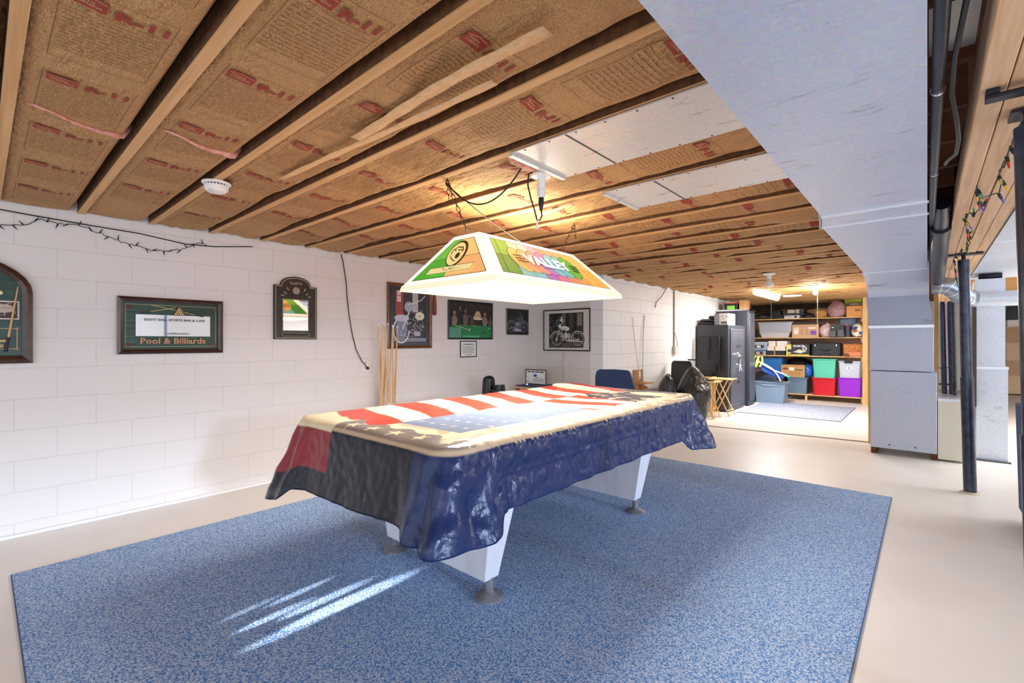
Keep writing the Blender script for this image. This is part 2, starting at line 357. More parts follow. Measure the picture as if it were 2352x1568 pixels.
for (k, yk) in ys[:-1]:
    # k = -1..: bay from joist k to k+1 ; photograph bay A is k = 0
    y0, y1 = yk+.019, yk+PITCH-.019
    x0, x1 = (XL+.02 if yk < YJ-.3 else X2+.02), (-.46 if yk < 2.9 else (-.51 if yk < 6.6 else -.1))
    if k+0 in (4,): x1 = -1.50
    if k in (6,): x1 = -1.46
    near = k < 9
    nx = 240 if k < 8 else (150 if near else 80); ny = 24 if k < 8 else (18 if near else 12)
    mb = B(m_paper); vs = []; fs = []
    w = y1-y0
    for i in range(nx+1):
        x = x0+(x1-x0)*i/nx
        for j in range(ny+1):
            s = j/ny; vs.append((x, y0+w*s, hz(x, s, k)))
    for i in range(nx):
        for j in range(ny): a = i*(ny+1)+j; fs.append((a, a+1, a+ny+2, a+ny+1))
    mb.add(vs, fs)
    mb.add([(x0, y0, 2.2), (x1, y0, 2.2), (x1, y1, 2.268), (x0, y1, 2.268), (x0, y0, 2.34), (x1, y0, 2.34), (x1, y1, 2.34), (x0, y1, 2.34)],
           [(4, 5, 6, 7), (0, 1, 5, 4), (1, 2, 6, 5), (2, 3, 7, 6), (3, 0, 4, 7)])
    nsm = len(fs)
    # printing: box outline, red emblem, R-11 and lines of small print
    if k < 22:
        lod = 0 if k < 7 else (1 if k < 12 else 2)
        rd = random.Random(k*13+1)
        cx = -1.854 - .57*3 + (0.02 if k == 0 else rd.uniform(-.28, .28))
        if k == 1: cx = -1.93-.57*3
        while cx > x0+.3: cx -= .57
        cx += .57
        def put(pts, faces, m_, d=.0045):
            mb.mat(m_); out = []
            for (a, b) in pts:   # a: reading direction (+y) metres from bay centre, b: up (+x) metres from print centre
                yy = (y0+y1)/2+a-.012; s = (yy-y0)/w; xx = cx+b
                out.append((xx, yy, hz(xx, s, k)-d))
            mb.add(out, [f[::-1] for f in faces])
        def seg(a0, b0, a1, b1, wd, m_, d=.0045, n=0):
            l = math.hypot(a1-a0, b1-b0); n = n or max(1, int(l/.035)); nx_, ny_ = -(b1-b0)/l*wd/2, (a1-a0)/l*wd/2
            pts = []; fc = []
            for i in range(n+1):
                t = i/n; a = a0+(a1-a0)*t; b = b0+(b1-b0)*t; pts += [(a-nx_, b-ny_), (a+nx_, b+ny_)]
                if i: fc.append((2*i-2, 2*i, 2*i+1, 2*i-1))
            put(pts, fc, m_, d)
        def txt(t, a, b, wd, hh, m_, bold=0, d=.0045, shear=0):
            v2, f2 = text2d(t, bold); put([(a+p*wd+shear*q*hh, b+q*hh) for p, q in v2], f2, m_, d)
        while cx < x1-.25:
            if k > 13 and rd.random() < .6: cx += .57; continue
            if not (k == 2 and -2.6 < cx < -2.45):
                for i in range(3):   # red emblem block in strips so it follows the paper
                    a0_ = -.112+.027*i
                    put([(a0_, .145), (a0_+.027, .145), (a0_+.027, .175), (a0_, .175), (a0_, .205), (a0_+.027, .205)], [(0, 1, 2, 3), (3, 2, 5, 4)], m_red)
                txt('R-11', .048, .163, .122, .046, m_red, .045 if lod < 2 else .02)
                if lod < 2:
                    for (a, b, c, d_) in ((-.122, .222, .122, .222), (-.122, -.222, .122, -.222), (-.122, -.222, -.122, .222), (.122, -.222, .122, .222), (-.122, .105, .122, .105)):
                        seg(a, b, c, d_, .0022, m_ink)
                    n_ = 12 if lod == 0 else 6
                    for i in range(n_):
                        b = .085-.26*i/n_
                        a = -.112
                        while a < .10:
                            l = rd.uniform(.012, .04 if lod == 0 else .09); seg(a, b, min(a+l, .112), b, .0036, m_ink, n=1); a += l+.006
                if lod == 0:
                    txt('OWENS', -.080, .180, .045, .010, m_inkcream, .01, .006); txt('CORNING', -.072, .166, .060, .011, m_inkcream, .01, .006)
                    seg(-.108, .188, -.072, .199, .0025, m_inkcream, .006); seg(-.072, .199, -.035, .195, .0025, m_inkcream, .006)
                    txt('3 1/2" Fiberglas Insulation', .0, .128, .205, .016, m_ink)
            cx += .57
    lab = SPEC.get(k, 'brown kraft insulation batt in a ceiling bay beyond the second sheet metal pan' if k > 6 else ('insulation batt overhead just behind the photographer' if k == -2 else 'insulation batt overhead farthest behind the photographer'))
    o = mb.build('insulation_batt', smooth=False)
    o.data.polygons.foreach_set('use_smooth', [i < nsm for i in range(len(o.data.polygons))])
    tag(o, lab, 'insulation', GR if k > 6 or k < -2 else None)
    # pink torn folds
    if k in (0, 1):
        xc = -2.62 if k == 0 else -2.50
        pts = []; rs = []
        for i in range(22):
            t = i/21; yy = y0+w*(.08+.9*t); s = .08+.9*t
            pts.append((xc+.12*(.5-t)+.01*math.sin(9*t), yy, hz(xc, s, k)-.004)); rs.append(.004+(.016 if k else .008)*t**2+.003*abs(math.sin(17*t)))
        B(m_pink).tube(pts, rs, 8).build('torn_fibreglass', o, smooth=True)
# torn pink hole by the first pan
bt = [o for o in bpy.data.objects if o.get('label') == SPEC[3]][0]

# sheet metal pans over two bays
for i, (ya, xa, xb, lab) in enumerate(((ys[7][1]-.019, -1.475, -.462, 'sheet metal pan across the joists, nearer of two by the duct'), (ys[9][1]-.019, -1.445, -.462, 'sheet metal pan across the joists, farther of two by the duct'))):
    t = thing('joist_bay_pan', (xa, ya, 2.165), lab, 'duct pan')
    B(m_pan).box(xa, ya, 2.170, xb, ya+.4395, 2.176).build('pan_sheet', t)
    ye = ya+.4395
    B(m_pan).box(xa-.012, ya, 2.158, xa+.012, ye, 2.170).build('end_lip', t)
    B(M('seam_dark', '4B4A4C', .6)).box(xa+.31, ya+.003, 2.167, xa+.316, ye-.003, 2.170).build('seam', t)
    for j in range(7):
        for yy in (ya+.012, ye-.012): B(M('nail_dark', '3A3638', .5)).lathe([(.004, 0), (.0045, -.002), (.001, -.003)], (xa+.08+j*.14, yy, 2.170), 8).build('nail', t)
# loose paper strips hanging under the ceiling
def strip(pts, wd, label):
    m_ = M('paper_strip', 'E3BB8B', .7, nz=(40, 'D8AC79'))
    vs = []; fs = []; n = len(pts)
    for i, (x, y, z) in enumerate(pts):
        tw = .002*math.sin(i*1.3)
        vs += [(x, y-wd/2, z+tw), (x, y+wd/2, z-tw), (x, y+wd/2, z-tw+.0015), (x, y-wd/2, z+tw+.0015)]
    for i in range(n-1):
        for a in range(4): b = (a+1) % 4; fs.append((4*i+a, 4*i+b, 4*i+4+b, 4*i+4+a))
    fs += [(3, 2, 1, 0), (4*n-4, 4*n-3, 4*n-2, 4*n-1)]
    return tag(MB().mat(m_).add(vs, fs).build('paper_strip', smooth=True), label, 'paper strip')
strip([(-.80-1.05*t, 1.06-.015*math.sin(5*t), 2.158-.003*math.sin(7*t)) for t in (i/24 for i in range(25))], .05, 'wide tan paper strip hanging under the wrinkled insulation, nearer the duct')
strip([(-2.02+.33*t, 2.56-.05*t, 2.158) for t in (i/8 for i in range(9))], .045, 'short pale wooden looking strip under the ceiling just above the billiard lamp')
strip([(-1.10-1.52*t, 1.155-.07*t, 2.160-.003*math.sin(6*t)) for t in (i/24 for i in range(25))], .036, 'long narrow tan paper strip curling towards the smoke detector')

# ------------------------------------------------------------------ sheet metal duct trunk and furnace
dt = thing('duct_trunk', (-.2, 3, 2.0), 'long galvanised duct trunk hanging under the joists, left of the pipes', 'duct')
B(m_duct).box(-.455, -1.8, 2.0, 0, 3.20, 2.175).build('duct_section', dt)
B(m_duct).box(-.495, 3.50, 1.998, 0, 6.12, 2.172).build('duct_section', dt)
B(m_duct).hexa([(-.455, 3.2, 2.0), (0, 3.2, 2.0), (0, 3.5, 1.998), (-.495, 3.5, 1.998), (-.455, 3.2, 2.172), (0, 3.2, 2.172), (0, 3.5, 2.172), (-.495, 3.5, 2.172)]).build('reducer', dt)
m_seam = M('seam_edge', 'E8EDF4', .3, .6)
for yy, xl in ((3.2, -.46), (3.5, -.50), (6.12, -.50)):
    B(m_seam).box(xl-.004, yy-.012, 1.990, .006, yy+.006, 2.0).box(xl-.008, yy-.012, 1.990, xl, yy+.006, 2.16).build('drive_cleat', dt)
# pressed cross breaks on the sheet
for (ya, yb) in ((.6, 3.1), (3.6, 6.0)):
    B(m_duct).add([(-.44, ya, 1.9995), (-.02, ya, 1.9995), (-.02, yb, 1.9995), (-.44, yb, 1.9995), (-.23, (ya+yb)/2, 1.990)], [(4, 1, 0), (4, 2, 1), (4, 3, 2), (4, 0, 3)]).build('pressed_panel', dt)
# elbow down
pr = [(6.12, 2.172), (6.12, 1.998)]
n = 10; outer = []; inner = []
for i in range(n+1):
    a = R(90*i/n); inner.append((6.12+.66*math.sin(a)*1.0, 1.79+.208*math.cos(a)))
poly = [(6.12, 2.172)]+inner+[(7.30, 1.79), (7.30, 2.172)]
B(m_duct).prism([(p[0], p[1]) for p in poly], (-.515, 0, 0), (0, 1, 0), (0, 0, 1), (1, 0, 0), .53).build('elbow', dt, smooth='auto')

fu = thing('furnace', (-.2, 7.1, 0), 'tall grey sheet metal furnace cabinet under the duct elbow', 'furnace')
YF = 6.80
m_plen = sheet_mat('grey_plenum_sheet', 'A6ADC0', '878EA0', .4, .38)
B(m_plen).hexa([(-.505, YF, 1.46), (.045, YF, 1.46), (.045, 7.32, 1.46), (-.505, 7.32, 1.46), (-.53, YF, 1.79), (.01, YF, 1.79), (.01, 7.32, 1.79), (-.53, 7.32, 1.79)]).build('plenum', fu)
B(m_seam).box(-.51, YF-.012, 1.435, .055, YF, 1.465).build('plenum_flange', fu)
B(m_cab).box(-.50, YF, .955, .052, 7.35, 1.437).build('upper_panel', fu, bevel=.004)
B(m_cab).box(-.492, YF-.004, .075, .076, 7.35, .948).build('lower_panel', fu, bevel=.004)
for sx in (-.32, -.1): B(M('screw_zinc', '30323A', .3, .3)).lathe([(.008, 0), (.006, .004)], (sx, YF-.006, .12), 10, (0, -1, 0)).build('screw', fu)
B(m_dkjoist).box(-.49, YF+.04, 0, -.44, 7.3, .075).build('skid', fu); B(m_dkjoist).box(.03, YF+.04, 0, .076, 7.3, .075).build('skid', fu)
m_cream = M('cream_enamel', 'DDDAC8', .4)
B(m_cream).box(.084, YF+.03, .02, .31, 7.58, .66).build('burner_cabinet', fu, bevel=.004)
B(m_seam).box(.084, YF+.025, .645, .31, 7.58, .672).build('cabinet_lid', fu)
rd_ = thing('return_duct', (.52, 7.35, 0), 'pale galvanised return duct standing on the floor behind the column', 'duct')
B(m_duct2).box(.40, 7.20, .005, .64, 7.75, .99).build('lower_section', rd_)
B(m_duct2).box(.395, 7.20, 1.01, .62, 7.75, 1.96).build('upper_section', rd_)
B(m_seam).box(.392, 7.185, .985, .645, 7.75, 1.012).build('drive_cleat', rd_)
B(M('dark_base', '55565E', .7)).box(.40, 7.14, 0, .66, 7.2, .012).build('base_plate', rd_)
rt = tag(B(m_duct2).box(.373, 3.4, 2.026, 1.5, 7.9, 2.172).build('wide_return_duct'), 'wide pale sheet metal duct hanging right of the wooden beam', 'duct')
for yy in (5.0,): B(m_seam).box(.376, yy, 2.018, 1.5, yy+.02, 2.026).build('drive_cleat', rt)
# dark flex slot under the wide duct
tag(B(m_iron).tube([(.42, 7.25, 1.992), (.60, 7.25, 1.992)], .03, 12).build('short_dark_pipe', smooth=True), 'short dark pipe under the wide duct above the return duct', 'pipe')
# round galvanised pipe with elbow
rp = thing('round_vent_pipe', (.3, 6.9, 1.7), 'round galvanised vent pipe with a ribbed elbow passing behind the column', 'vent pipe')
pts = [(.03, 6.55, 1.86), (.10, 6.55, 1.86), (.16, 6.56, 1.85), (.21, 6.58, 1.81), (.25, 6.62, 1.76), (.29, 6.68, 1.73), (.34, 6.74, 1.72)]
B(M('elbow_metal', 'A4ACBA', .3, .8)).tube(pts, .088, 20).build('elbow', rp, smooth=True)
mb = B(m_seam)
for i in range(1, 6): a, b = Vector(pts[i]), Vector(pts[i+1]); d = (b-a).normalized()*.004; mb.tube([a-d, a+d], .092, 20)
mb.build('elbow_ribs', rp, smooth='auto')
B(m_duct2).tube([(.34, 6.74, 1.715), (1.9, 6.90, 1.715)], .075, 20).build('straight_run', rp, smooth='auto')
# black flue hanging in the gap
fl = thing('flue_pipe', (.07, 5.0, 2.0), 'fat dark flue pipe running between duct and beam', 'flue pipe')
B(m_iron).tube([(.065, 3.75, 2.10), (.067, 3.95, 2.07), (.068, 4.35, 2.04)], .042, 18).build('upper_section', fl, smooth='auto')
B(m_iron).tube([(.068, 4.25, 2.045), (.075, 5.9, 1.93), (.08, 6.5, 1.90)], .052, 18).build('lower_section', fl, smooth='auto')
B(m_black).tube([(.067, 4.2, 2.05), (.068, 4.28, 2.045)], .058, 18).build('coupling', fl, smooth='auto')
# iron gas pipe and hanging cable
gp = thing('gas_pipe', (.03, 2.5, 2.05), 'long dark iron pipe under the joists beside the duct', 'pipe')
B(m_iron).tube([(.028, -1, 2.06), (.026, 1.5, 2.06), (.022, 3.2, 2.06), (.020, 6.0, 2.06)], .016, 12).build('pipe_run', gp, smooth='auto')
for yy in (1.95, 2.9): B(m_chrome).tube([(.024, yy, 2.06), (.024, yy+.012, 2.06)], .0185, 12).build('pipe_strap', gp, smooth='auto')
cb = [(.085, .9, 2.12), (.078, 1.2, 2.09), (.068, 1.5, 2.07), (.055, 1.75, 2.05), (.056, 1.95, 2.03), (.072, 2.1, 2.0), (.082, 2.25, 1.985), (.08, 2.4, 1.98), (.06, 2.5, 1.99), (.055, 2.62, 2.01)]
tag(B(m_cord).tube(cb, .0065, 8).build('hanging_cable', smooth=True), 'loose dark cable hanging beside the long iron pipe', 'cable')
# pans between duct and beam
for i, (a, b) in enumerate(((ys[5][1]+.02, ys[6][1]-.02), (ys[6][1]+.02, ys[7][1]-.02), (ys[7][1]+.02, ys[8][1]-.02))):
    tag(B(m_pan).box(.003, a, 2.215, BEAMX0-.003, b, 2.221).build('bay_cover_sheet'), ('first', 'second', 'third')[i]+' small galvanised sheet up between joists right of the duct, counted from the front', 'sheet metal', None)

# ------------------------------------------------------------------ wooden beam and columns
bm_ = thing('wooden_beam', (.24, 5, 2.03), 'built-up timber beam of four planks over the steel columns', 'beam')
wpl = (BEAMX1-BEAMX0)/4
for i in range(4):
    B(m_beam).box(BEAMX0+i*wpl+.002, -1.5, 2.03+(.004 if i % 2 else 0), BEAMX0+(i+1)*wpl-.002, 12.6, 2.178).build('plank', bm_, bevel=.003)
pj = B(m_iron).box(.13, 1.97, 2.0, .36, 2.02, 2.012)
pj.box(.13, 1.97, 2.012, .16, 2.02, 2.029)
tag(pj.build('steel_bracket', bevel=.003), 'short painted steel bracket under the beam near the right edge', 'bracket')
def column(x, y, tx, zt, label, pw=.12):
    t = thing('steel_column', (x, y, 0), label, 'column')
    B(m_steelblue).tube([(x, y, .012), (x+tx*.5, y, .98)], .043, 24).build('lower_tube', t, smooth='auto')
    B(m_steelblue).tube([(x+tx*.5, y, .97), (x+tx*.98, y, zt-.05)], .038, 24).build('upper_tube', t, smooth='auto')
    B(m_iron).tube([(x+tx, y, zt-.06), (x+tx, y, zt-.012)], .014, 12).build('jack_screw', t, smooth='auto')
    B(m_iron).box(x+tx-pw, y-.05, zt-.012, x+tx+pw, y+.05, zt-.002).build('top_plate', t)
    B(M('concrete_pad', 'D9CBB8', .9)).lathe([(.07, 0), (.065, .008), (.045, .014)], (x, y, 0), 20).build('floor_pad', t)
    for zz, sx in ((1.07, -.02), (1.24, -.015)): B(m_black).tube([(x+tx*.5+sx, y-.045, zz), (x+tx*.5+sx, y-.02, zz)], .007, 10).build('pin_hole', t)
    return t
column(.272, 5.56, -.04, 2.03, 'steel blue adjustable column in front of the cream furnace panel')
column(.290, 2.25, -.042, 2.03, 'dark steel column cut by the right edge of the picture', .045)
# thin pipes behind the furnace
def pipe(pts, r, m_, label, name='vertical_pipe'):
    return tag(B(m_).tube(pts, r, 12).build(name, smooth='auto'), label, 'pipe')
pipe([(.15, 7.5, .672), (.13, 7.5, 1.75)], .024, m_steelblue, 'thinner left steel pipe rising from the cream cabinet')
pipe([(.225, 7.5, .672), (.205, 7.5, 1.75)], .034, m_steelblue, 'thicker steel pipe rising from the cream cabinet')
gs = thing('gas_line', (.26, 6.85, .72), 'thin black gas line with tee hanging behind the column', 'gas line')
B(m_black).tube([(.215, 6.72, .74), (.20, 6.72, 1.72)], .010, 10).build('drop_pipe', gs, smooth='auto')
B(m_black).tube([(.09, 6.72, .835), (.215, 6.72, .832)], .010, 10).build('branch_pipe', gs, smooth='auto')
B(m_black).tube([(.2155, 6.72, .725), (.215, 6.72, .76), (.215, 6.72, .80), (.214, 6.72, .865)], [.016, .011, .017, .017], 12).build('tee_fitting', gs, smooth='auto')
tag(B(M('dark_walnut', '4A3A34', .6)).box(.365, 7.10, .58, .397, 7.198, 1.70).build('dark_timber_strip'), 'dark timber strip standing upright against the pale return duct', 'timber strip')
pw = tag(B(m_wood).box(-.56, 7.43, .0, -.52, 7.52, 2.17).build('timber_stud', bevel=.002), 'slim timber stud at the right side of the storage opening', 'stud')
pw2 = tag(B(m_wood).box(.06, 7.62, 0, .10, 7.66, 2.17).build('timber_stud', bevel=.002), 'pale timber stud behind the furnace by the vertical pipes', 'stud')
wv = tag(B(m_cord).tube([(.09, 6.9, 1.0), (.14, 6.86, .985), (.18, 6.84, 1.02), (.205, 6.83, 1.06)], .004, 6).build('gas_wire', smooth=True), 'short dark wire curving from the furnace to the gas line', 'wire')

# far right of the basement: tan cabinets under dark television, white rear wall
cbx = thing('tan_drawer_unit', (2.2, 16.6, 0), 'tan layered drawer unit by the rear wall at the right edge', 'cabinet')
m_tan = M('tan_laminate', 'E6CBA6', .6); m_tan2 = M('tan_laminate_dark', 'C9A883', .6)
B(m_tan).box(1.42, 16.4, .03, 3.2, 17.0, 1.64).build('carcass', cbx)
for i in range(4): B(m_tan if i % 2 == 0 else m_tan2).box(1.43, 16.38, .08+i*.39, 3.18, 16.4, .08+i*.39+.36).build('drawer_front', cbx, bevel=.004)
tv = thing('dark_storage_box', (2.2, 16.6, 1.64), 'dark box standing on the tan drawer unit at the right edge', 'box')
B(m_black).box(1.45, 16.42, 1.80, 2.9, 16.9, 2.12).build('body', tv, bevel=.01)
B(m_white).box(1.45, 16.42, 1.641, 2.9, 16.9, 1.80).build('pale_base', tv, bevel=.004)

# blue armchair at the right edge
m_bluef = M('blue_upholstery', '40527C', .9, nz=(80, '33446B'), bump=(120, .4, .004))
ac = thing('blue_armchair', (1.05, 4.5, 0), 'dark blue upholstered armchair just entering at the right edge', 'armchair')
B(m_bluef).taper(.60, 4.62, .10, .84, .22, .75, .25, .80, .08).build('armrest', ac, smooth='auto')
B(m_bluef).taper(1.55, 4.62, .10, .62, .22, .75, .25, .80, .08).build('armrest', ac, smooth='auto')
B(m_bluef).taper(1.07, 4.55, .10, .45, .76, .75, .76, .78, .06).build('seat_cushion', ac, smooth='auto')
B(m_bluef).taper(1.07, 4.95, .3, 1.0, .8, .2, .8, .22, .08).build('backrest', ac, smooth='auto')
for x_ in (.58, 1.56):
    for y_ in (4.36, 4.88): B(m_black).tube([(x_, y_, 0), (x_, y_, .11)], .025, 10).build('leg', ac, smooth='auto')

# ------------------------------------------------------------------ area rugs
def rug(x0, y0, x1, y1, m_, edge, label):
    t = thing('area_rug', ((x0+x1)/2, (y0+y1)/2, 0), label, 'rug')
    B(m_).box(x0, y0, .001, x1, y1, .010).build('pile', t)
    mb = B(edge); e = .012
    for a, b in (((x0, y0), (x1, y0)), ((x1, y0), (x1, y1)), ((x1, y1), (x0, y1)), ((x0, y1), (x0, y0))): mb.tube([(a[0], a[1], .0048), (b[0], b[1], .0048)], .0048, 8)
    mb.build('bound_edge', t, smooth=True)
rug(-3.76, .12, -.222, 4.95, m_rug, M('rug_binding', '4A5A7A', .9), 'large blue carpet rug under the pool table')
rug(-2.60, 9.1, -1.04, 11.2, m_rug2, M('rug_binding_grey', '5E6575', .9), 'small grey blue rug on the storage area floor')

# ------------------------------------------------------------------ pool table
TXL, TXR, TYN, TYF, TZ = -2.68, -1.40, 1.20, 3.80, .865
pt = thing('pool_table', (-2.04, 2.5, 0), 'pool table on white pedestal legs hidden under a flag cover', 'pool table')
m_apr = M('dark_oak_apron', '4C4852', .6, nz=(6, '35323A'), bump=(30, .3, .004), stretch=(6, .4, 6))
B(m_apr).box(TXL+.09, TYN+.09, .515, TXR-.09, TYF-.09, .80).build('body', pt, bevel=.01)
B(m_apr).box(TXL+.03, TYN+.03, .76, TXR-.03, TYF-.03, TZ-.012).build('rail', pt, bevel=.02)
m_leg = M('white_laminate', 'E4E4EA', .45, nz=(5, 'DADAE0'), bump=(12, .25, .004), stretch=(3, 3, .4))
for yl in (1.685, 3.255):
    mb = B(m_leg)
    xa, xb = -2.44, -1.64
    mb.hexa([(xa-.01, yl-.05, .105), (xb+.02, yl-.05, .105), (xb+.02, yl+.05, .105), (xa-.01, yl+.05, .105),
             (xa-.08, yl-.08, .52), (xb+.10, yl-.08, .52), (xb+.10, yl+.10, .52), (xa-.08, yl+.10, .52)])
    mb.build('leg_panel', pt, bevel=.006)
    for xf in (xa, xb):
        mf = B(M('leveller_grey', '77767E', .55, .3, nz=(30, '8E8C90')))
        mf.lathe([(.072, 0), (.072, .006), (.06, .016), (.032, .026), (.022, .034), (.022, .11)], (xf, yl, .010), 28).build('leveller_foot', pt, smooth='auto')

# flag printed cover, draped
def lerpkeys(keys, t):
    for (a, va), (b, vb) in zip(keys[:-1], keys[1:]):
        if t <= b:
            u = (t-a)/(b-a) if b > a else 0; u = u*u*(3-2*u); return va+(vb-va)*u
    return keys[-1][1]
NU, NV = 190, 380
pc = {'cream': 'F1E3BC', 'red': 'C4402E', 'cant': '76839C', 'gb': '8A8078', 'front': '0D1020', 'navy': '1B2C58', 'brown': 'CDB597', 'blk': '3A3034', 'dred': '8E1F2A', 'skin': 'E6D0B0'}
pcl = {k_: sr(v) for k_, v in pc.items()}
stars = []
for i in range(7):
    for j in range(5): stars.append((.545+j*.065+(i % 2)*.03, .13+i*.052, .016))
estars = [(.41+.13*i, .016+.004*i, .040) for i in range(5)]+[(.985, .05+.035*i, .024) for i in range(3)]
def instar(s, t, c):
    dx = (s-c[0])*1.28; dy = (t-c[1])*2.6; r = math.hypot(dx, dy)
    rad = c[2]*1.28
    if r > rad: return False
    a = abs((math.atan2(dy, dx)+.5) % (2*math.pi/5)-math.pi/5); a = math.pi/5-a
    px_, py_ = r/rad*math.cos(a), r/rad*math.sin(a)
    return .693*py_+.223*px_ < .223
def topcol(s, t):
    for c in estars+stars:
        if abs(t-c[1]) < .03 and instar(s, t, c): return 'cream' if c in estars else 'skin'
    nz_ = MN.noise(Vector((s*9, t*16, 0)))
    fur = .05+.03*nz_+.02*math.sin(t*120+4*nz_)
    if t < .05+.02*nz_+.012*math.sin(s*40): return 'cream' if s < .33 else 'gb'
    if s > .88+fur*.6: return 'brown' if MN.noise(Vector((s*40, t*30, 2))) > .05 else 'cream'
    if .70 < t and s > .55+.06*math.sin(t*30):
        if ((s-.80)/.13)**2+((t-.90)/.045)**2 < 1: return 'cream'
        return 'blk' if MN.noise(Vector((s*14, t*60, 5))) > -.25 else 'brown'
    w = t+.16*s+.012*math.sin(s*9+t*7)
    i = math.floor((w-.095)/.0745)
    st = 'cream' if i % 2 or w < .095 else 'red'
    if s > .50 and t < .50:
        if t < .09 or s > .86: return 'cream' if nz_ > -.2 else 'brown'
        return 'cant'
    if s > .5: st = 'red' if (math.floor((t-.02*math.sin(s*8)-.5)/.06) % 2) else 'cream'
    return st
vs = []; cols = []; fs = []; fm = []
RC = .09
def mapxy(s, t):
    x = TXL+(TXR-TXL)*s; y = TYN+(TYF-TYN)*t
    qx = 1 if s > .5 else -1; qy = 1 if t > .5 else -1
    ex = (TXR if qx > 0 else TXL)-qx*RC; ey = (TYF if qy > 0 else TYN)-qy*RC
    dx, dy = (x-ex)*qx/RC, (y-ey)*qy/RC
    if dx > 0 and dy > 0: x = ex+qx*RC*dx*math.sqrt(1-dy*dy/2); y = ey+qy*RC*dy*math.sqrt(1-dx*dx/2)
    return x, y
for i in range(NU+1):
    for j in range(NV+1):
        s, t = i/NU, j/NV; x, y = mapxy(s, t)
        e = min(x-TXL, TXR-x, y-TYN, TYF-y)
        z = TZ+.006*MN.noise(Vector((x*3, y*3, 0)))+.0025*MN.noise(Vector((x*11, y*11, 2)))
        if t > .93: z += .02*math.exp(-((x+2.55)/.3)**2)
        z -= .012*max(0, 1-e/.04)**2
        vs.append((x, y, z)); cols.append(pcl[topcol(s, t)])
for i in range(NU):
    for j in range(NV): a = i*(NV+1)+j; fs.append((a, a+NV+1, a+NV+2, a+1))
# boundary loop: near side left->right, right side near->far, far right->left, left far->near
loop = [(i, 0) for i in range(NU)]+[(NU, j) for j in range(NV)]+[(i, NV) for i in range(NU, 0, -1)]+[(0, j) for j in range(NV, 0, -1)]
L_ = len(loop); ROWS = 40
prev = [i*(NV+1)+j for i, j in loop]
# perimeter coordinate 0..4 : 0-1 near side, 1-2 right, 2-3 far, 3-4 left
zk = [(0, .40), (.07, .44), (.14, .505), (.5, .505), (.84, .53), (.93, .49), (1.0, .485), (1.05, .475), (1.085, .49), (1.10, .56), (1.3, .55), (1.6, .545), (1.86, .545), (1.90, .47), (1.97, .46), (2.0, .50), (2.2, .5), (3.0, .42), (3.2, .52), (3.8, .52), (3.95, .43), (4, .40)]
fk = [(0, .17), (.08, .13), (.2, .055), (.5, .05), (.8, .05), (.93, .10), (1.0, .12), (1.06, .08), (1.10, .03), (1.5, .015), (1.86, .02), (1.93, .10), (2.0, .15), (2.1, .06), (3.0, .14), (3.1, .05), (3.9, .06), (4, .17)]
normals = []
cx_, cy_ = (TXL+TXR)/2, (TYN+TYF)/2
for q in range(L_):
    a = Vector(vs[prev[q-1]]); b = Vector(vs[prev[(q+1) % L_]]); d = b-a; normals.append(Vector((d.y, -d.x, 0)).normalized())
sm = []
for q in range(L_):
    acc = Vector()
    for w in range(-8, 9): acc += normals[(q+w) % L_]
    sm.append(acc.normalized())
for r_ in range(1, ROWS+1):
    h = r_/ROWS; cur = []
    for q, (i, j) in enumerate(loop):
        if j == 0 and i < NU: p = i/NU
        elif i == NU and j < NV: p = 1+j/NV
        elif j == NV and i > 0: p = 2+1-i/NU
        else: p = 3+1-j/NV
        if p >= 4: p = 0
        b0 = Vector(vs[loop[q][0]*(NV+1)+loop[q][1]]); nrm = sm[q]
        zb = lerpkeys(zk, p); fl_ = lerpkeys(fk, p)
        drop = (TZ-.012-zb)*h
        rnd = .018*(1-math.exp(-drop/.018))
        arc = b0.x*1.0+b0.y
        fold = 0
        corner = max(math.exp(-((p-1.0)/.09)**2), math.exp(-(min(p, 4-p)/.09)**2), math.exp(-((p-2.0)/.06)**2), math.exp(-((p-3.0)/.06)**2))
        if 1.09 < p < 1.9:
            fold = .012*h**.5*MN.noise(Vector((p*26, h*1.5, 1)))+.010*abs(MN.noise(Vector((p*60, h*5, 4))))
            if h < .42: fold += .010*math.sin(h/.42*math.pi)
            if .5 < h: fold -= .004
        elif p <= .86 and p > .14:
            fold = .006*h*MN.noise(Vector((p*12, h*2, 1)))+.003*MN.noise(Vector((p*30, h*8, 4)))
        fold += corner*(.035*h*math.sin(p*70+h*2)+.02*h*MN.noise(Vector((p*40, h*5, 9)))+.03*math.sin(h*math.pi)*MN.noise(Vector((p*14, h*2.5, 3))))
        # deep fold where the near right corner piece tucks behind the side
        if 1.07 < p < 1.12: fold += .03*h*math.sin((p-1.07)/.05*math.pi)
        o_ = rnd+fl_*h**1.25+fold
        pnt = Vector((b0.x, b0.y, TZ-.010))+nrm*o_; pnt.z -= drop
        if p > 2: pnt.z = max(pnt.z, .1)
        cur.append(len(vs)); vs.append(tuple(pnt))
        c = 'front' if p < .86 else 'navy'  # side skirt bluer than the front: blue window light put into the colour
        if p < .33 and r_ <= ROWS*.66: c = 'dred'
        if p > 3.93 and r_ < ROWS*.55: c = 'dred'
        if p < .33 and r_ <= 3: c = 'cream'
        if .33 <= p < 1.1 and r_ <= 2+int(1.5*MN.noise(Vector((p*40, 0, 0)))): c = 'brown'
        if 1.1 <= p < 2 and r_ <= 2+int(3*abs(MN.noise(Vector((p*90, 0, 0))))): c = 'brown'
        if p < 1.0:
            for cst in estars[:5]:
                if instar(p, -(drop)/2.6*1.0, (cst[0], cst[1], cst[2])) and r_ < 8: c = 'cream'
        if p > 2: c = 'navy'
        cols.append(pcl[c])
    for q in range(L_):
        q2 = (q+1) % L_; fs.append((prev[q], cur[q], cur[q2], prev[q2]))
    prev = cur
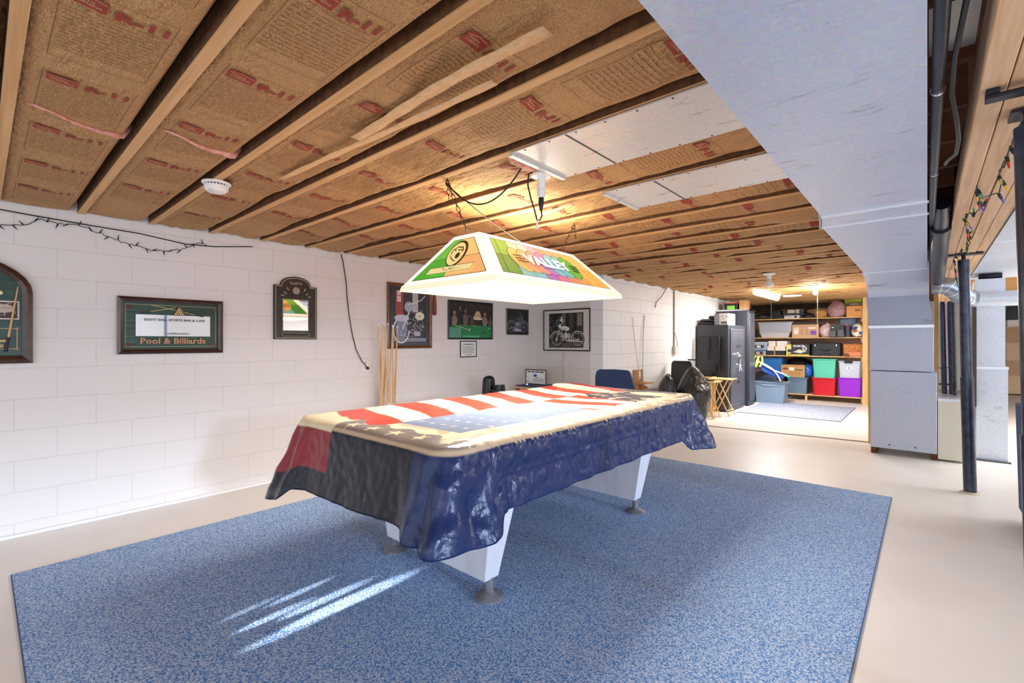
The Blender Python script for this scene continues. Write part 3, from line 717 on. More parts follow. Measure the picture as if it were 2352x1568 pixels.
me = bpy.data.meshes.new('table_cover'); base = Vector((-2.04, 2.5, TZ-.4))
me.from_pydata([Vector(p)-base for p in vs], [], fs); me.polygons.foreach_set('use_smooth', [True]*len(fs))
at_ = me.color_attributes.new('print', 'FLOAT_COLOR', 'POINT'); at_.data.foreach_set('color', [w for c in cols for w in (*c, 1)])
mc = bpy.data.materials.new('printed_vinyl'); mc.use_nodes = True; N = mc.node_tree.nodes; L = mc.node_tree.links; b = N['Principled BSDF']
ca = N.new('ShaderNodeVertexColor'); ca.layer_name = 'print'; L.new(ca.outputs[0], b.inputs['Base Color'])
b.inputs['Roughness'].default_value = .27; b.inputs['Specular IOR Level'].default_value = .38
g = N.new('ShaderNodeNewGeometry'); v1 = N.new('ShaderNodeTexVoronoi'); v1.feature = 'DISTANCE_TO_EDGE'; v1.inputs['Scale'].default_value = 10
nn = N.new('ShaderNodeTexNoise'); nn.inputs['Scale'].default_value = 6; nn.inputs['Detail'].default_value = 7
mx = N.new('ShaderNodeMix'); mx.data_type = 'VECTOR'; mx.inputs[0].default_value = .10
L.new(g.outputs['Position'], nn.inputs['Vector']); L.new(g.outputs['Position'], mx.inputs[4]); L.new(nn.outputs['Color'], mx.inputs[5]); L.new(mx.outputs[1], v1.inputs['Vector'])
ad = N.new('ShaderNodeMath'); ad.operation = 'MULTIPLY_ADD'; ad.inputs[1].default_value = .8
L.new(v1.outputs['Distance'], ad.inputs[0]); L.new(nn.outputs['Fac'], ad.inputs[2])
# creases only where the sheet hangs (steep faces)
se = N.new('ShaderNodeSeparateXYZ'); L.new(g.outputs['True Normal'], se.inputs[0])
ab = N.new('ShaderNodeMath'); ab.operation = 'ABSOLUTE'; L.new(se.outputs['X'], ab.inputs[0])
mr = N.new('ShaderNodeMapRange'); mr.inputs['From Min'].default_value = .2; mr.inputs['From Max'].default_value = .8; mr.inputs['To Min'].default_value = .15; mr.inputs['To Max'].default_value = .5; L.new(ab.outputs[0], mr.inputs[0])
bp = N.new('ShaderNodeBump'); bp.inputs['Distance'].default_value = .03; L.new(mr.outputs[0], bp.inputs['Strength'])
L.new(ad.outputs[0], bp.inputs['Height']); L.new(bp.outputs[0], b.inputs['Normal'])
me.materials.append(mc)
cov = bpy.data.objects.new('table_cover', me); COL.objects.link(cov); cov.location = base; WL[cov.name] = base
tag(cov, 'flag and eagle printed vinyl cover with dark skirt draped over the pool table', 'table cover')
sd = cov.modifiers.new('thick', 'SOLIDIFY'); sd.thickness = .002; sd.offset = 1

# ------------------------------------------------------------------ billiard lamp
LX, LY, LZ = -2.09, 2.44, 1.60
lp = thing('billiard_lamp', (LX, LY, LZ), 'lit stained glass style billiard lamp hanging over the pool table', 'lamp')
m_shade = M('lit_shade_white', 'FFFBF0', .5, emit=.75, ecol='FFF6DC')
m_shin = M('lit_reflector', 'FFFFFF', .5, emit=2.2, ecol='FFFFFF')
bw, bl, tw_, tl, hh = .82, 1.33, .22, .98, .33
mb = B(m_shade)
def fr(w, l, z, t=.0): return [(LX-w/2, LY-l/2, z), (LX+w/2, LY-l/2, z), (LX+w/2, LY+l/2, z), (LX-w/2, LY+l/2, z)]
o0 = fr(bw, bl, LZ+.03); o1 = fr(tw_, tl, LZ+hh); i0 = fr(bw-.012, bl-.012, LZ+.03); i1 = fr(tw_-.012, tl-.012, LZ+hh)
mb.add(o0+o1, [(0, 1, 5, 4), (1, 2, 6, 5), (2, 3, 7, 6), (3, 0, 4, 7)])
mb.add(o1+i1, [(0, 1, 5, 4), (1, 2, 6, 5), (2, 3, 7, 6), (3, 0, 4, 7)])
mb.build('shade', lp)
mb = B(m_shin).add(i0+i1, [(4, 5, 1, 0), (5, 6, 2, 1), (6, 7, 3, 2), (7, 4, 0, 3)]); mb.build('reflector', lp)
r0 = fr(bw+.02, bl+.02, LZ); r1 = fr(bw, bl, LZ+.035); r2 = fr(bw-.05, bl-.05, LZ+.004); r3 = fr(bw-.03, bl-.03, LZ+.03)
q4 = [(0, 1, 5, 4), (1, 2, 6, 5), (2, 3, 7, 6), (3, 0, 4, 7)]
B(M('rim_cream', 'FBF3DC', .4, emit=.5, ecol='FFF1D0')).add(r0+r1, q4).add(r2+r0, q4).add(r3+r2, q4).build('rim', lp)
for dx in (-.13, .13):
    B(M('lit_tube', 'FFFFFF', .4, emit=9)).tube([(LX+dx, LY-.55, LZ+.10), (LX+dx, LY+.55, LZ+.10)], .016, 12).build('fluorescent_tube', lp, smooth='auto')
for dy in (-.57, .57): B(m_white).box(LX-.17, LY+dy-.012, LZ+.06, LX+.17, LY+dy+.012, LZ+.16).build('tube_holder', lp)
def lampart(side):
    if side == 'front':  # long face towards +x, right = +y
        p0 = Vector((LX+bw/2, LY, LZ+.03)); p1 = Vector((LX+tw_/2, LY, LZ+hh)); U = (0, 1, 0); hw0, hw1 = bl/2, tl/2
    elif side == 'back':
        p0 = Vector((LX-bw/2, LY, LZ+.03)); p1 = Vector((LX-tw_/2, LY, LZ+hh)); U = (0, -1, 0); hw0, hw1 = bl/2, tl/2
    elif side == 'left':
        p0 = Vector((LX, LY-bl/2, LZ+.03)); p1 = Vector((LX, LY-tl/2, LZ+hh)); U = (1, 0, 0); hw0, hw1 = bw/2, tw_/2
    else:
        p0 = Vector((LX, LY+bl/2, LZ+.03)); p1 = Vector((LX, LY+tl/2, LZ+hh)); U = (-1, 0, 0); hw0, hw1 = bw/2, tw_/2
    V = (p1-p0); H = V.length; V = V/H; N_ = Vector(U).cross(V)
    return Art(p0, U, V, N_, .0008), H, hw0, hw1
def glow(c, e=.42): return M('glass_'+c, c, .3, emit=e)
ink = M('leading_ink', '2A2420', .5)
def trap(A, u0, u1, v0, v1, H, hw0, hw1, col, mrg):
    def X(u, v): hw = (hw0-mrg)+(hw1-hw0)*v; return (-hw+2*hw*u, v*H)
    return [X(u0, v0), X(u1, v0), X(u1, v1), X(u0, v1)]
for side in ('front', 'back'):
    A, H, h0, h1 = lampart(side)
    cols_lo = ['3F9A3E', '3F9A3E', '7CC8C8', '7CC8D4', 'B877BE', 'EE7F9C', 'F09A78', 'F0AE6C', 'F6C264', 'F6C264']
    cols_hi = ['6CC24A', '6CC24A', '9ADCC8', 'A4DCD4', 'E8A8D0', 'F0A4A0', 'F2B690', 'F4C088', 'F6D27C', 'F6D27C']
    mg = .075; va, vm, vb = .10, .52, .90
    for i in range(10):
        u0, u1 = (i-.6*(i > 0))/9.4 if i else 0, (i+.4)/9.4
        sh = 0
        A.poly(trap(A, u0, u1, va, vm, H, h0, h1, 0, mg), glow(cols_lo[i]), up=False)
        A.poly(trap(A, u0, u1, vm, vb, H, h0, h1, 0, mg), glow(cols_hi[i]), up=False)
    A.k += 1
    for i in range(1, 10):
        u = (i-.6)/9.4+.0; q = trap(A, u, u, va, vb, H, h0, h1, 0, mg); A.line([q[0], q[2]], .0025, ink, up=False)
    q = trap(A, 0, 1, vm, vm, H, h0, h1, 0, mg); A.line([q[0], q[1]], .0025, ink, up=False)
    q = trap(A, 0, 1, va, vb, H, h0, h1, 0, mg); A.line(q, .004, ink, closed=True)
    ocol = ['F4C06E', 'F0B080', 'F0A08C', 'BE88C6', '84CCDA', '7CCCD0', '6CC24A']
    yc = H*.47
    for i in range(7):
        xx = -.30+i*.085+(.0 if i < 1 else .0)
        A.disc(xx, yc, .085, glow(ocol[i]), ry=.115); A.ring(xx, yc, .085, .003, ink, ry=.115)
    A.text('VALLEY', -.03, yc, .46, .10, ink, .06); A.text('VALLEY', -.036, yc+.004, .46, .10, M('lit_lettering', 'FFFDF2', .4, emit=.9), .05)
    for sgn in (-1, 1):
        for j in range(3):
            xx = -.03+sgn*(.285); A.rect(xx-.05, yc-.035+j*.027-.006+.0, xx+.05-.012*(j if sgn < 0 else 2-j), yc-.035+j*.027+.006, ink, up=False)
    A.build('glass_panel', lp)
for side in ('left', 'right'):
    A, H, h0, h1 = lampart(side); mg = .055; va, vm, vb = .10, .50, .90
    for (u0, u1, v0, v1, c_) in ((0, .46, va, vm, '4DB63C'), (.46, 1, va, vm, 'F0B878'), (0, .46, vm, vb, '6CC850'), (.46, 1, vm, vb, 'F4D284')):
        A.poly(trap(A, u0, u1, v0, v1, H, h0, h1, 0, mg), glow(c_), up=False)
    A.k += 1
    for (u0, u1, v0, v1) in ((.46, .46, va, vb), (0, 1, vm, vm)):
        q = trap(A, u0, u1, v0, v1, H, h0, h1, 0, mg); A.line([q[0], q[2]], .0025, ink, up=False)
    A.line(trap(A, 0, 1, va, vb, H, h0, h1, 0, mg), .004, ink, closed=True)
    A.disc(0, H*.58, .085, M('emblem_brown', '4A2C14', .5), ry=.098); A.disc(-.005, H*.575, .072, glow('F2E49A'), ry=.085)
    br_ = M('emblem_brown', '4A2C14', .5)   # a plain roaring animal head in line
    A.line([(-.05, H*.58), (-.045, H*.67), (-.01, H*.72), (.035, H*.70), (.05, H*.62)], .008, br_)
    A.line([(.02, H*.66), (.045, H*.62), (.04, H*.585)], .006, br_); A.disc(.012, H*.645, .007, br_); A.disc(-.02, H*.65, .007, br_)
    A.disc(.02, H*.52, .018, br_, ry=.022); A.line([(-.03, H*.50), (-.01, H*.44), (.02, H*.40)], .006, br_); A.line([(-.045, H*.55), (-.035, H*.48)], .005, br_)
    A.poly([(-.20, H*.17), (.19, H*.17), (.205, H*.30), (-.175, H*.30)], glow('F2E6A4')); A.line([(-.20, H*.17), (.19, H*.17), (.205, H*.30), (-.175, H*.30)], .003, ink, closed=True)
    A.scribble(-.09, H*.20, .10, H*.27, 16, br_, .0025, 3, 2)
    A.build('glass_panel', lp)
lamp('table_lamp_light', 'AREA', (LX, LY, LZ+.05), 50, (1, .95, .86), rot=(0, 0, 0), shape='RECTANGLE', size=.6, size_y=1.1)
lamp('table_lamp_uplight', 'AREA', (LX, LY, LZ+hh-.04), 16, (1, .86, .62), rot=(R(180), 0, 0), shape='RECTANGLE', size=.18, size_y=.9)
# chains
def chain(a, b, n, nm, parent):
    a, b = Vector(a), Vector(b); mb = B(M('dark_chain', '4A3520', .4, .6)); d = (b-a)/n; u = d.normalized()
    for i in range(n):
        c = a+d*(i+.5); s1 = u.orthogonal().normalized()
        if i % 2: s1 = u.cross(s1)
        pts = [c+u*math.cos(t)*d.length*.66+s1*math.sin(t)*.009 for t in (2*math.pi*k_/12 for k_ in range(13))]
        mb.tube(pts, .0022, 5, False)
    return mb.build(nm, parent, smooth=True)
HA, HB = Vector((-1.997, 1.719, 2.172)), Vector((-2.028, 3.013, 2.172))
for hk, ye in ((HA, LY-tl/2+.02), (HB, LY+tl/2-.02)):
    chain(hk, (LX, ye, LZ+hh), 9, 'chain', lp)
    chain(hk, hk+Vector((.015, 0, -.10)), 4, 'chain_tail', lp)
    B(m_iron).tube([hk+Vector((0, 0, .03)), hk+Vector((0, 0, 0)), hk+Vector((.01, 0, -.008)), hk+Vector((.012, 0, .004))], .003, 6).build('hook', lp, smooth=True)
# lamp cord: from the ceiling hole, through hook A, down into the lamp
FX = at(1243, 400, z=2.17)
def catenary(a, b, sag, n=22): a, b = Vector(a), Vector(b); return [a.lerp(b, i/n)+Vector((0, 0, -sag*4*(i/n)*(1-i/n))) for i in range(n+1)]
c1 = catenary(HA+Vector((0, 0, -.01)), at(1204, 375, z=2.19), .16)
B(m_cord).tube(c1, .0042, 8).build('cord', lp, smooth=True)
c2 = catenary(HA+Vector((0, 0, -.02)), (LX+.03, LY+.1, LZ+hh), .02, 10)
B(m_cord).tube(c2, .003, 8).build('cord', lp, smooth=True)

# ------------------------------------------------------------------ porcelain socket with plug adapter and pull chain
sk = thing('ceiling_lamp_socket', FX, 'white porcelain ceiling socket with plug adapter above the billiard lamp', 'lamp socket')
B(m_white).lathe([(.052, 0), (.054, -.006), (.052, -.014), (.028, -.020), (.023, -.026), (.022, -.075)], FX, 28).build('base', sk, smooth='auto')
B(m_white).lathe([(.020, -.075), (.020, -.12), (.016, -.125)], FX, 20).build('plug_adapter', sk, smooth='auto')
B(m_black).lathe([(.014, -.125), (.015, -.15), (.008, -.19)], FX, 16).build('plug', sk, smooth='auto')
ps = [FX+Vector(p) for p in ((0, 0, -.185), (.003, .003, -.22), (-.006, -.004, -.245), (-.018, -.014, -.24), (-.027, -.022, -.19), (-.042, -.034, -.13), (-.05, -.05, -.06), (-.045, -.05, 0), (-.03, -.03, .01))]
B(m_cord).tube(ps, .0042, 8).build('plug_cord', sk, smooth=True)
pc_ = FX+Vector((-.02, -.01, 0))
B(m_chrome).tube([pc_+Vector((0, 0, -.06)), pc_+Vector((0, 0, -.24))], .001, 5).build('pull_chain', sk)
B(m_white).lathe([(.004, -.24), (.009, -.285)], pc_, 12).build('pull_knob', sk, smooth='auto')
th = tag(B(m_pink).blob((-1.52, 1.86, 2.20), (.05, .15, .035), .35, 14, 4, 3).build('torn_insulation_patch', smooth=True), 'pink torn fibreglass patch at the hole beside the ceiling socket', 'insulation')

# ------------------------------------------------------------------ smoke detector
SD = Vector((-3.014, .889, ZJ))
sdt = thing('smoke_detector', SD, 'round white smoke detector screwed under the ceiling joist', 'smoke detector')
B(m_white).lathe([(.072, 0), (.072, -.006), (.066, -.010)], SD, 40).build('mounting_ring', sdt, smooth='auto')
B(M('vent_dark', '6B5A44', .8)).lathe([(.058, -.008), (.056, -.02)], SD, 40).build('vent_gap', sdt, smooth='auto')
mb = B(m_white)
for i in range(22):
    t = 2*math.pi*i/22; mb.bar(SD+Vector((.058*math.cos(t), .058*math.sin(t), -.007)), SD+Vector((.058*math.cos(t), .058*math.sin(t), -.022)), .005)
mb.build('vent_ribs', sdt)
B(m_white).lathe([(.060, -.020), (.058, -.038), (.045, -.052), (.02, -.056)], SD, 40).build('body', sdt, smooth='auto')
B(M('test_button', 'DCDAD4', .4)).box(SD.x+.01, SD.y-.045, SD.z-.058, SD.x+.04, SD.y-.02, SD.z-.045).build('test_button', sdt, bevel=.003)

# ------------------------------------------------------------------ framed things on the walls
ULW, ZZ, NLW = Vector((0, 1, 0)), Vector((0, 0, 1)), Vector((1, 0, 0))
def framed(name, o, U, V, N, w, h, fw, fd, m_f, back, label, cat, inset=None, arch=None):
    """o = lower left outer corner on the wall face; frame bars with mitred ends plus a backing board"""
    o, U, V, N = Vector(o)+Vector(N)*.002, Vector(U), Vector(V), Vector(N)
    t = thing(name, o, label, cat)
    out = arch or [(0, 0), (w, 0), (w, h), (0, h)]
    cxm = w/2; cym = sum(p[1] for p in out)/len(out) if arch else h/2
    k = len(out); ins = []
    for i in range(k):   # inward offset
        a, b, c = Vector((*out[i-1], 0)), Vector((*out[i], 0)), Vector((*out[(i+1) % k], 0))
        d1 = (b-a).normalized(); d2 = (c-b).normalized(); n1 = Vector((-d1.y, d1.x, 0)); n2 = Vector((-d2.y, d2.x, 0)); q = (n1+n2)
        q = q/(q.length_squared/2) if q.length > .1 else n1
        ins.append((b.x+q.x*fw, b.y+q.y*fw))
    mb = B(m_f)
    P3 = lambda p, d: o+U*p[0]+V*p[1]+N*d
    mid = [((p[0]+q[0])/2, (p[1]+q[1])/2) for p, q in zip(out, ins)]
    rings = [[P3(p, 0) for p in out], [P3(p, fd*.8) for p in out], [P3(p, fd) for p in mid], [P3(p, fd*.6) for p in ins], [P3(p, .003) for p in ins]]
    vs = [p for r_ in rings for p in r_]; fs = []
    for a in range(len(rings)-1):
        for i in range(k): j = (i+1) % k; fs.append((a*k+i, a*k+j, (a+1)*k+j, (a+1)*k+i))
    mb.add(vs, fs).build('frame', t)
    B(back).prism(ins, o, U, V, N, .005).build('backing', t)
    return t, Art(o+N*.006, U, V, N), ins
m_walnut = M('dark_walnut_frame', '4A2A1E', .3, nz=(12, '331B14'), coat=.4)
m_oak = M('oak_frame', '7A4A2C', .4, nz=(20, '5C341C'), coat=.3)
m_blackf = M('black_frame', '1C1B1E', .3)
m_greenbd = M('green_glass_board', '244530', .32, spec=.35, nz=(6, '1C3626'), stretch=(1, .5, 6))
gold = M('gilt_print', 'D9B36A', .4)
brass = M('copper_print', 'C08A66', .4)

# arched cue sign, cut by the left edge
W_, H_ = .78, .86
arch = [(0, 0), (W_, 0), (W_, .46)]+[(W_/2+W_/2*math.cos(R(a)), .46+.24*math.sin(R(a))+.0) for a in range(12, 169, 12)]+[(0, .46)]
t, A, ins = framed('arched_billiard_sign', (XL, .238-W_, 1.142), ULW, ZZ, NLW, W_, H_, .05, .035, m_walnut, m_greenbd, 'arched green billiard sign in dark frame cut by the left edge', 'wall sign', arch=arch)
A.rect(.30, .285, .718, .405, 'E4D6CE'); A.rect(.31, .293, .710, .397, '4A3836'); A.disc(.64, .355, .06, 'C9B3A8', ry=.028); A.scribble(.32, .30, .70, .39, 60, 'D6C6BC', .004, 3)
A.disc(.632, .455, .013, 'F0E2B0'); A.line([(.12, .225), (.708, .225), (.708, .095), (.12, .095)], .004, gold, closed=True); A.disc(.708, .225, .008, brass); A.disc(.708, .095, .008, brass)
A.text('Pool HaL', .42, .175, .50, .075, gold, .02); A.text('Saloons', .42, .120, .46, .03, gold, .01)
for yy in (.10, .16, .22, .30, .36, .42, .48, .54): A.line([(.06, yy), (W_-.06, yy)], .0012, '16291C', up=False)
A.k += 1; A.build('printed_board', t)
q0 = (.712, .50)
mb = B(M('cue_pale', 'D8AE78', .4)); oo = A.o+NLW*.012
mb.tube([oo+ULW*q0[0]+ZZ*q0[1], oo+ULW*.670+ZZ*.17], [.0035, .007], 8).build('mini_cue_shaft', t, smooth='auto')
B(m_black).tube([oo+ULW*.670+ZZ*.17, oo+ULW*.657+ZZ*.075], [.0072, .0085], 8).build('mini_cue_grip', t, smooth='auto')

# eight ball mirror sign
W_, H_ = .69, .43
t, A, ins = framed('pool_mirror_sign', (XL, .672, 1.19), ULW, ZZ, NLW, W_, H_, .035, .03, m_walnut, m_greenbd, 'wide green sports bar mirror sign with white reflecting centre', 'wall sign')
A.rect(.11, .135, .60, .30, M('mirror_white', 'F4F6F8', .12, emit=0)); A.rect(.285, .135, .305, .30, '9AA8BC')
A.line([(.05, .055), (.64, .055), (.64, .375), (.05, .375)], .003, 'B9C08A', closed=True)
for (x, y) in ((.065, .07), (.065, .355), (.625, .07), (.625, .355)): A.disc(x, y, .016, '5A3220'); A.line([(x, y), (x+(.035 if x < .3 else -.035), y)], .008, '5A3220', up=False); A.line([(x, y), (x, y+(.03 if y < .2 else -.03))], .008, '5A3220')
A.line([(.16, .315), (.36, .36)], .004, 'D8C090'); A.line([(.14, .310), (.20, .322)], .007, '1A1A1A'); A.line([(.53, .30), (.20, .375)], .004, 'D8C090'); A.line([(.55, .295), (.49, .308)], .007, '1A1A1A')
A.poly([(.335, .30), (.435, .30), (.385, .385)], '6A4A2A'); A.poly([(.345, .305), (.425, .305), (.385, .373)], '2A1A10')
for r_ in range(4):
    for c_ in range(4-r_): A.disc(.360+c_*.0165+r_*.008, .312+r_*.0145, .0068, 'D9B36A' if (r_+c_) % 2 else 'E8D6A8', up=False)
A.k += 1
A.text('EIGHT BALL SPORTS BAR & CAFE', .36, .262, .40, .018, '23302A', .012); A.text('OPEN DAILY', .38, .155, .15, .014, '23302A', .012)
A.text('Pool & Billiards', .35, .098, .43, .046, brass, .03)
for yy in (.09, .13, .17, .21, .25, .29, .33): A.line([(.05, yy), (.10, yy)], .0012, '9FB08A', up=False)
A.k += 1; A.build('printed_board', t)

# darts mirror with a bowed top
W_, H_ = .40, .58
def bow(w, s0=.50):
    return [(0, 0), (w, 0), (w, s0), (w*.86, s0)]+[(w/2+w*.35*math.cos(R(a)), s0+.012+.075*math.sin(R(a))) for a in range(10, 171, 16)]+[(w*.14, s0), (0, s0)]
m_pewter = M('pewter_frame', '3A342E', .4, .2, nz=(40, '2A2520'))
t = thing('darts_mirror', (XL+.002, 1.776, 1.305), 'black darts mirror with arched top and dartboard emblem', 'mirror')
o_ = Vector((XL+.002, 1.776, 1.305))
B(m_pewter).prism(bow(W_), o_, ULW, ZZ, NLW, .022).build('frame', t, bevel=.003)
A = Art(o_+NLW*.024, ULW, ZZ, NLW)
A.line([(p[0]*.93+.014, p[1]*.955+.012) for p in bow(W_)], .005, 'C9AE86', closed=True)
A.rect(.072, .075, .318, .375, '8A8074'); 
A.text('DARTS', .20, .523, .11, .024, 'B9A98C', .01); A.disc(.20, .455, .042, '15120F')
for i in range(20):
    a0, a1 = 2*math.pi*i/20, 2*math.pi*(i+1)/20
    A.poly([(.20, .455), (.20+.034*math.cos(a0), .455+.034*math.sin(a0)), (.20+.034*math.cos(a1), .455+.034*math.sin(a1))], 'E9DCC0' if i % 2 else '3A2A20', up=False)
A.k += 1; A.ring(.20, .455, .020, .002, '15120F'); A.disc(.20, .455, .005, 'B03020')
for sx in (-1, 1):
    for (dx, dy, an) in ((.09, -.01, 35), (.07, .025, 55), (.11, -.03, 15)): A.line([(.20+sx*dx, .43+dy), (.20+sx*(dx+.03*math.cos(R(an))), .43+dy-.0+.03*math.sin(R(an))*(-1 if dx < .1 else -1)*-1)], .006, 'CFC3AC', up=False)
    A.scribble(.20+sx*.16-.012, .09, .20+sx*.16+.012, .38, 26, '9A8E7A', .002, 5)
A.k += 1; A.rect(.08, .035, .31, .052, '1A1613'); A.line([(.07, .03), (.32, .03), (.32, .057), (.07, .057)], .003, 'B9A98C', closed=True)
A.build('ornament', t)
m_mir = M('mirror_glass', 'F2F5F8', .03, 1)
B(m_mir).prism([(.080, .083), (.310, .083), (.310, .368), (.080, .368)], o_+NLW*.0255, ULW, ZZ, NLW, .002).build('mirror_glass', t)

def moto(A, x, y, s, fg='C9CCD4', dark='2A2C34', tank='E8E4DA', flip=1, seed=1):
    """a motorcycle in side view, s = wheelbase"""
    X = lambda a: x+flip*a*s
    for wx in (-.5, .5):
        A.ring(X(wx), y, .27*s, .045*s, dark); A.ring(X(wx), y, .235*s, .018*s, fg); A.disc(X(wx), y, .05*s, fg)
        for k_ in range(9):
            a = math.pi*2*k_/9; A.line([(X(wx), y), (X(wx)+.23*s*math.cos(a), y+.23*s*math.sin(a))], .006*s, fg, up=False)
        A.k += 1; a0, a1 = (10, 190) if flip*wx > 0 else (-10, 170)
        A.ring(X(wx), y, .31*s, .04*s, fg, a0=a0, a1=a1)
    A.line([(X(-.5), y), (X(-.27), y+.55*s)], .035*s, fg); A.line([(X(-.27), y+.55*s), (X(.25), y+.38*s), (X(.5), y)], .03*s, dark); A.line([(X(-.3), y+.5*s), (X(-.12), y-.02*s), (X(.3), y-.02*s), (X(.5), y)], .03*s, fg)
    A.disc(X(.02), y+.12*s, .15*s, dark); A.disc(X(-.05), y+.16*s, .085*s, fg, ry=.12*s); A.disc(X(.10), y+.14*s, .07*s, 'A9ADB8', ry=.11*s); A.disc(X(.04), y+.02*s, .09*s, fg); A.disc(X(.04), y+.02*s, .05*s, dark)
    A.disc(X(-.06), y+.43*s, .20*s, tank, ry=.085*s, rot=-.18*flip); A.line([(X(-.14), y+.43*s), (X(.0), y+.41*s)], .018*s, dark)
    A.disc(X(.24), y+.36*s, .15*s, dark, ry=.05*s); A.line([(X(-.27), y+.55*s), (X(-.22), y+.68*s), (X(-.08), y+.72*s)], .022*s, fg); A.disc(X(-.32), y+.52*s, .07*s, tank)
    A.line([(X(.0), y-.06*s), (X(.75), y-.08*s)], .04*s, fg); A.scribble(x-.35*s, y-.05*s, x+.4*s, y+.35*s, 40, fg, .008*s, seed)
# motorcycle poster with red fuel pump
t, A, ins = framed('motorcycle_poster', (XL, 2.98, 1.205), ULW, ZZ, NLW, .615, .735, .032, .028, m_oak, M('navy_mat', '1C2236', .3), 'large framed motorcycle poster with red fuel pump, partly behind the cues', 'framed picture')
A.rect(.09, .08, .535, .665, '16181F'); A.rect(.09, .08, .535, .12, '8C8F9C'); A.rect(.11, .38, .21, .655, 'A23A34'); A.rect(.13, .60, .18, .65, 'E8E6E0'); A.rect(.13, .53, .18, .59, 'E8E6E0')
for yy in (.61, .63, .55, .57): A.line([(.135, yy), (.175, yy)], .004, '2A2A2A', up=False)
A.rect(.34, .42, .42, .655, 'B9BCC6'); A.scribble(.33, .40, .50, .65, 30, 'E4E6EC', .006, 8); A.rect(.42, .46, .52, .655, '101218')
A.ring(.185, .205, .105, .016, 'E6E8EE', ry=.14); A.disc(.185, .215, .085, '7C88A8', ry=.11); A.scribble(.12, .12, .25, .32, 34, 'D8DEEA', .005, 4); A.disc(.19, .345, .10, 'C4CCDC', ry=.04)
A.line([(.20, .22), (.33, .50)], .020, 'D8DCE6'); A.disc(.285, .475, .06, 'A9B2C6'); A.line([(.27, .50), (.46, .56), (.52, .62)], .010, 'E4E6EC')
A.disc(.44, .375, .065, 'EDE6D4', ry=.048); A.line([(.42, .37), (.46, .375)], .007, '23242C'); A.disc(.36, .24, .09, '22252E'); A.scribble(.28, .13, .50, .36, 60, 'D4D8E2', .006, 12); A.disc(.40, .17, .05, 'AEB4C4', ry=.03)
A.build('print', t)
B(M('poster_glass', 'FFFFFF', .03, trans=0, alpha=.02)).prism(ins, A.o+NLW*.02, ULW, ZZ, NLW, .001).build('glass', t)
# generic billiard hall picture
t, A, ins = framed('billiard_hall_picture', (XL, 3.86, 1.312), ULW, ZZ, NLW, .797, .493, .018, .022, m_blackf, M('dark_print', '241C1C', .4), 'dark picture with bright green billiard table above the white notice', 'framed picture')
A.poly([(.02, .02), (.775, .02), (.775, .18), (.22, .19), (.02, .16)], '1E8048'); A.poly([(.02, .02), (.22, .02), (.22, .155), (.02, .145)], '5E9A84'); A.rect(.25, .025, .55, .05, '58B084')
A.disc(.36, .125, .012, 'F6F4E8'); A.disc(.46, .175, .009, 'E0C060'); A.disc(.73, .15, .009, 'F0E4B0'); A.disc(.62, .09, .014, '0E3A22')
A.poly([(.43, .27), (.60, .27), (.545, .37), (.485, .37)], 'D9BE9A'); A.line([(.49, .37), (.46, .27)], .004, '6A4A34', up=False); A.line([(.515, .37), (.515, .27)], .004, '6A4A34', up=False); A.line([(.54, .37), (.57, .27)], .004, '6A4A34'); A.disc(.515, .268, .085, 'EAD8B8', ry=.012)
A.line([(.05, .19), (.33, .13)], .006, 'E0C8A0'); A.line([(.24, .30), (.54, .29)], .005, 'D8D4DC')
for (bx, c_, h_) in ((.10, '8C7C74', .20), (.29, '6A5A52', .24), (.40, '4A3C38', .14), (.64, '8A7A6E', .20), (.74, '5A4C46', .13)):   # plain player silhouettes
    A.disc(bx, .19+h_*.25, .05, c_, ry=h_*.32); A.disc(bx, .19+h_*.72, .026, c_)
A.rect(.17, .36, .21, .42, '6A5648'); A.scribble(.03, .22, .77, .45, 30, '57463E', .004, 6); A.build('print', t)
# notice
t, A, ins = framed('framed_notice', (XL, 4.066, 1.08), ULW, ZZ, NLW, .29, .212, .012, .014, m_blackf, M('notice_paper', 'F2F2F4', .5), 'small white typed notice in black frame below the billiard hall picture', 'framed notice')
A.dashes(.05, .24, .168, .012, '3A3A42', 1)
for i in range(8): A.dashes(.035, .25-.012*(i % 3), .142-.0125*i, .005, '5A5A62', i+2)
A.dashes(.09, .20, .032, .006, '3A3A42', 20); A.build('print', t)
# small motorcycle picture
t, A, ins = framed('small_motorcycle_picture', (XL, 4.941, 1.379), ULW, ZZ, NLW, .495, .378, .010, .016, M('slim_brass_frame', '8A7A5E', .4, .4), M('dark_print2', '232327', .3), 'small dark motorcycle picture beside the room corner', 'framed picture')
A.rect(.02, .02, .475, .358, '1E1E23'); A.rect(.06, .16, .42, .28, '2E2C30'); A.poly([(.12, .05), (.36, .05), (.31, .09), (.16, .09)], 'A9B0C8'); moto(A, .245, .115, .29, '8C8C92', '3A3A40', '55555C', flip=-1); A.build('print', t)
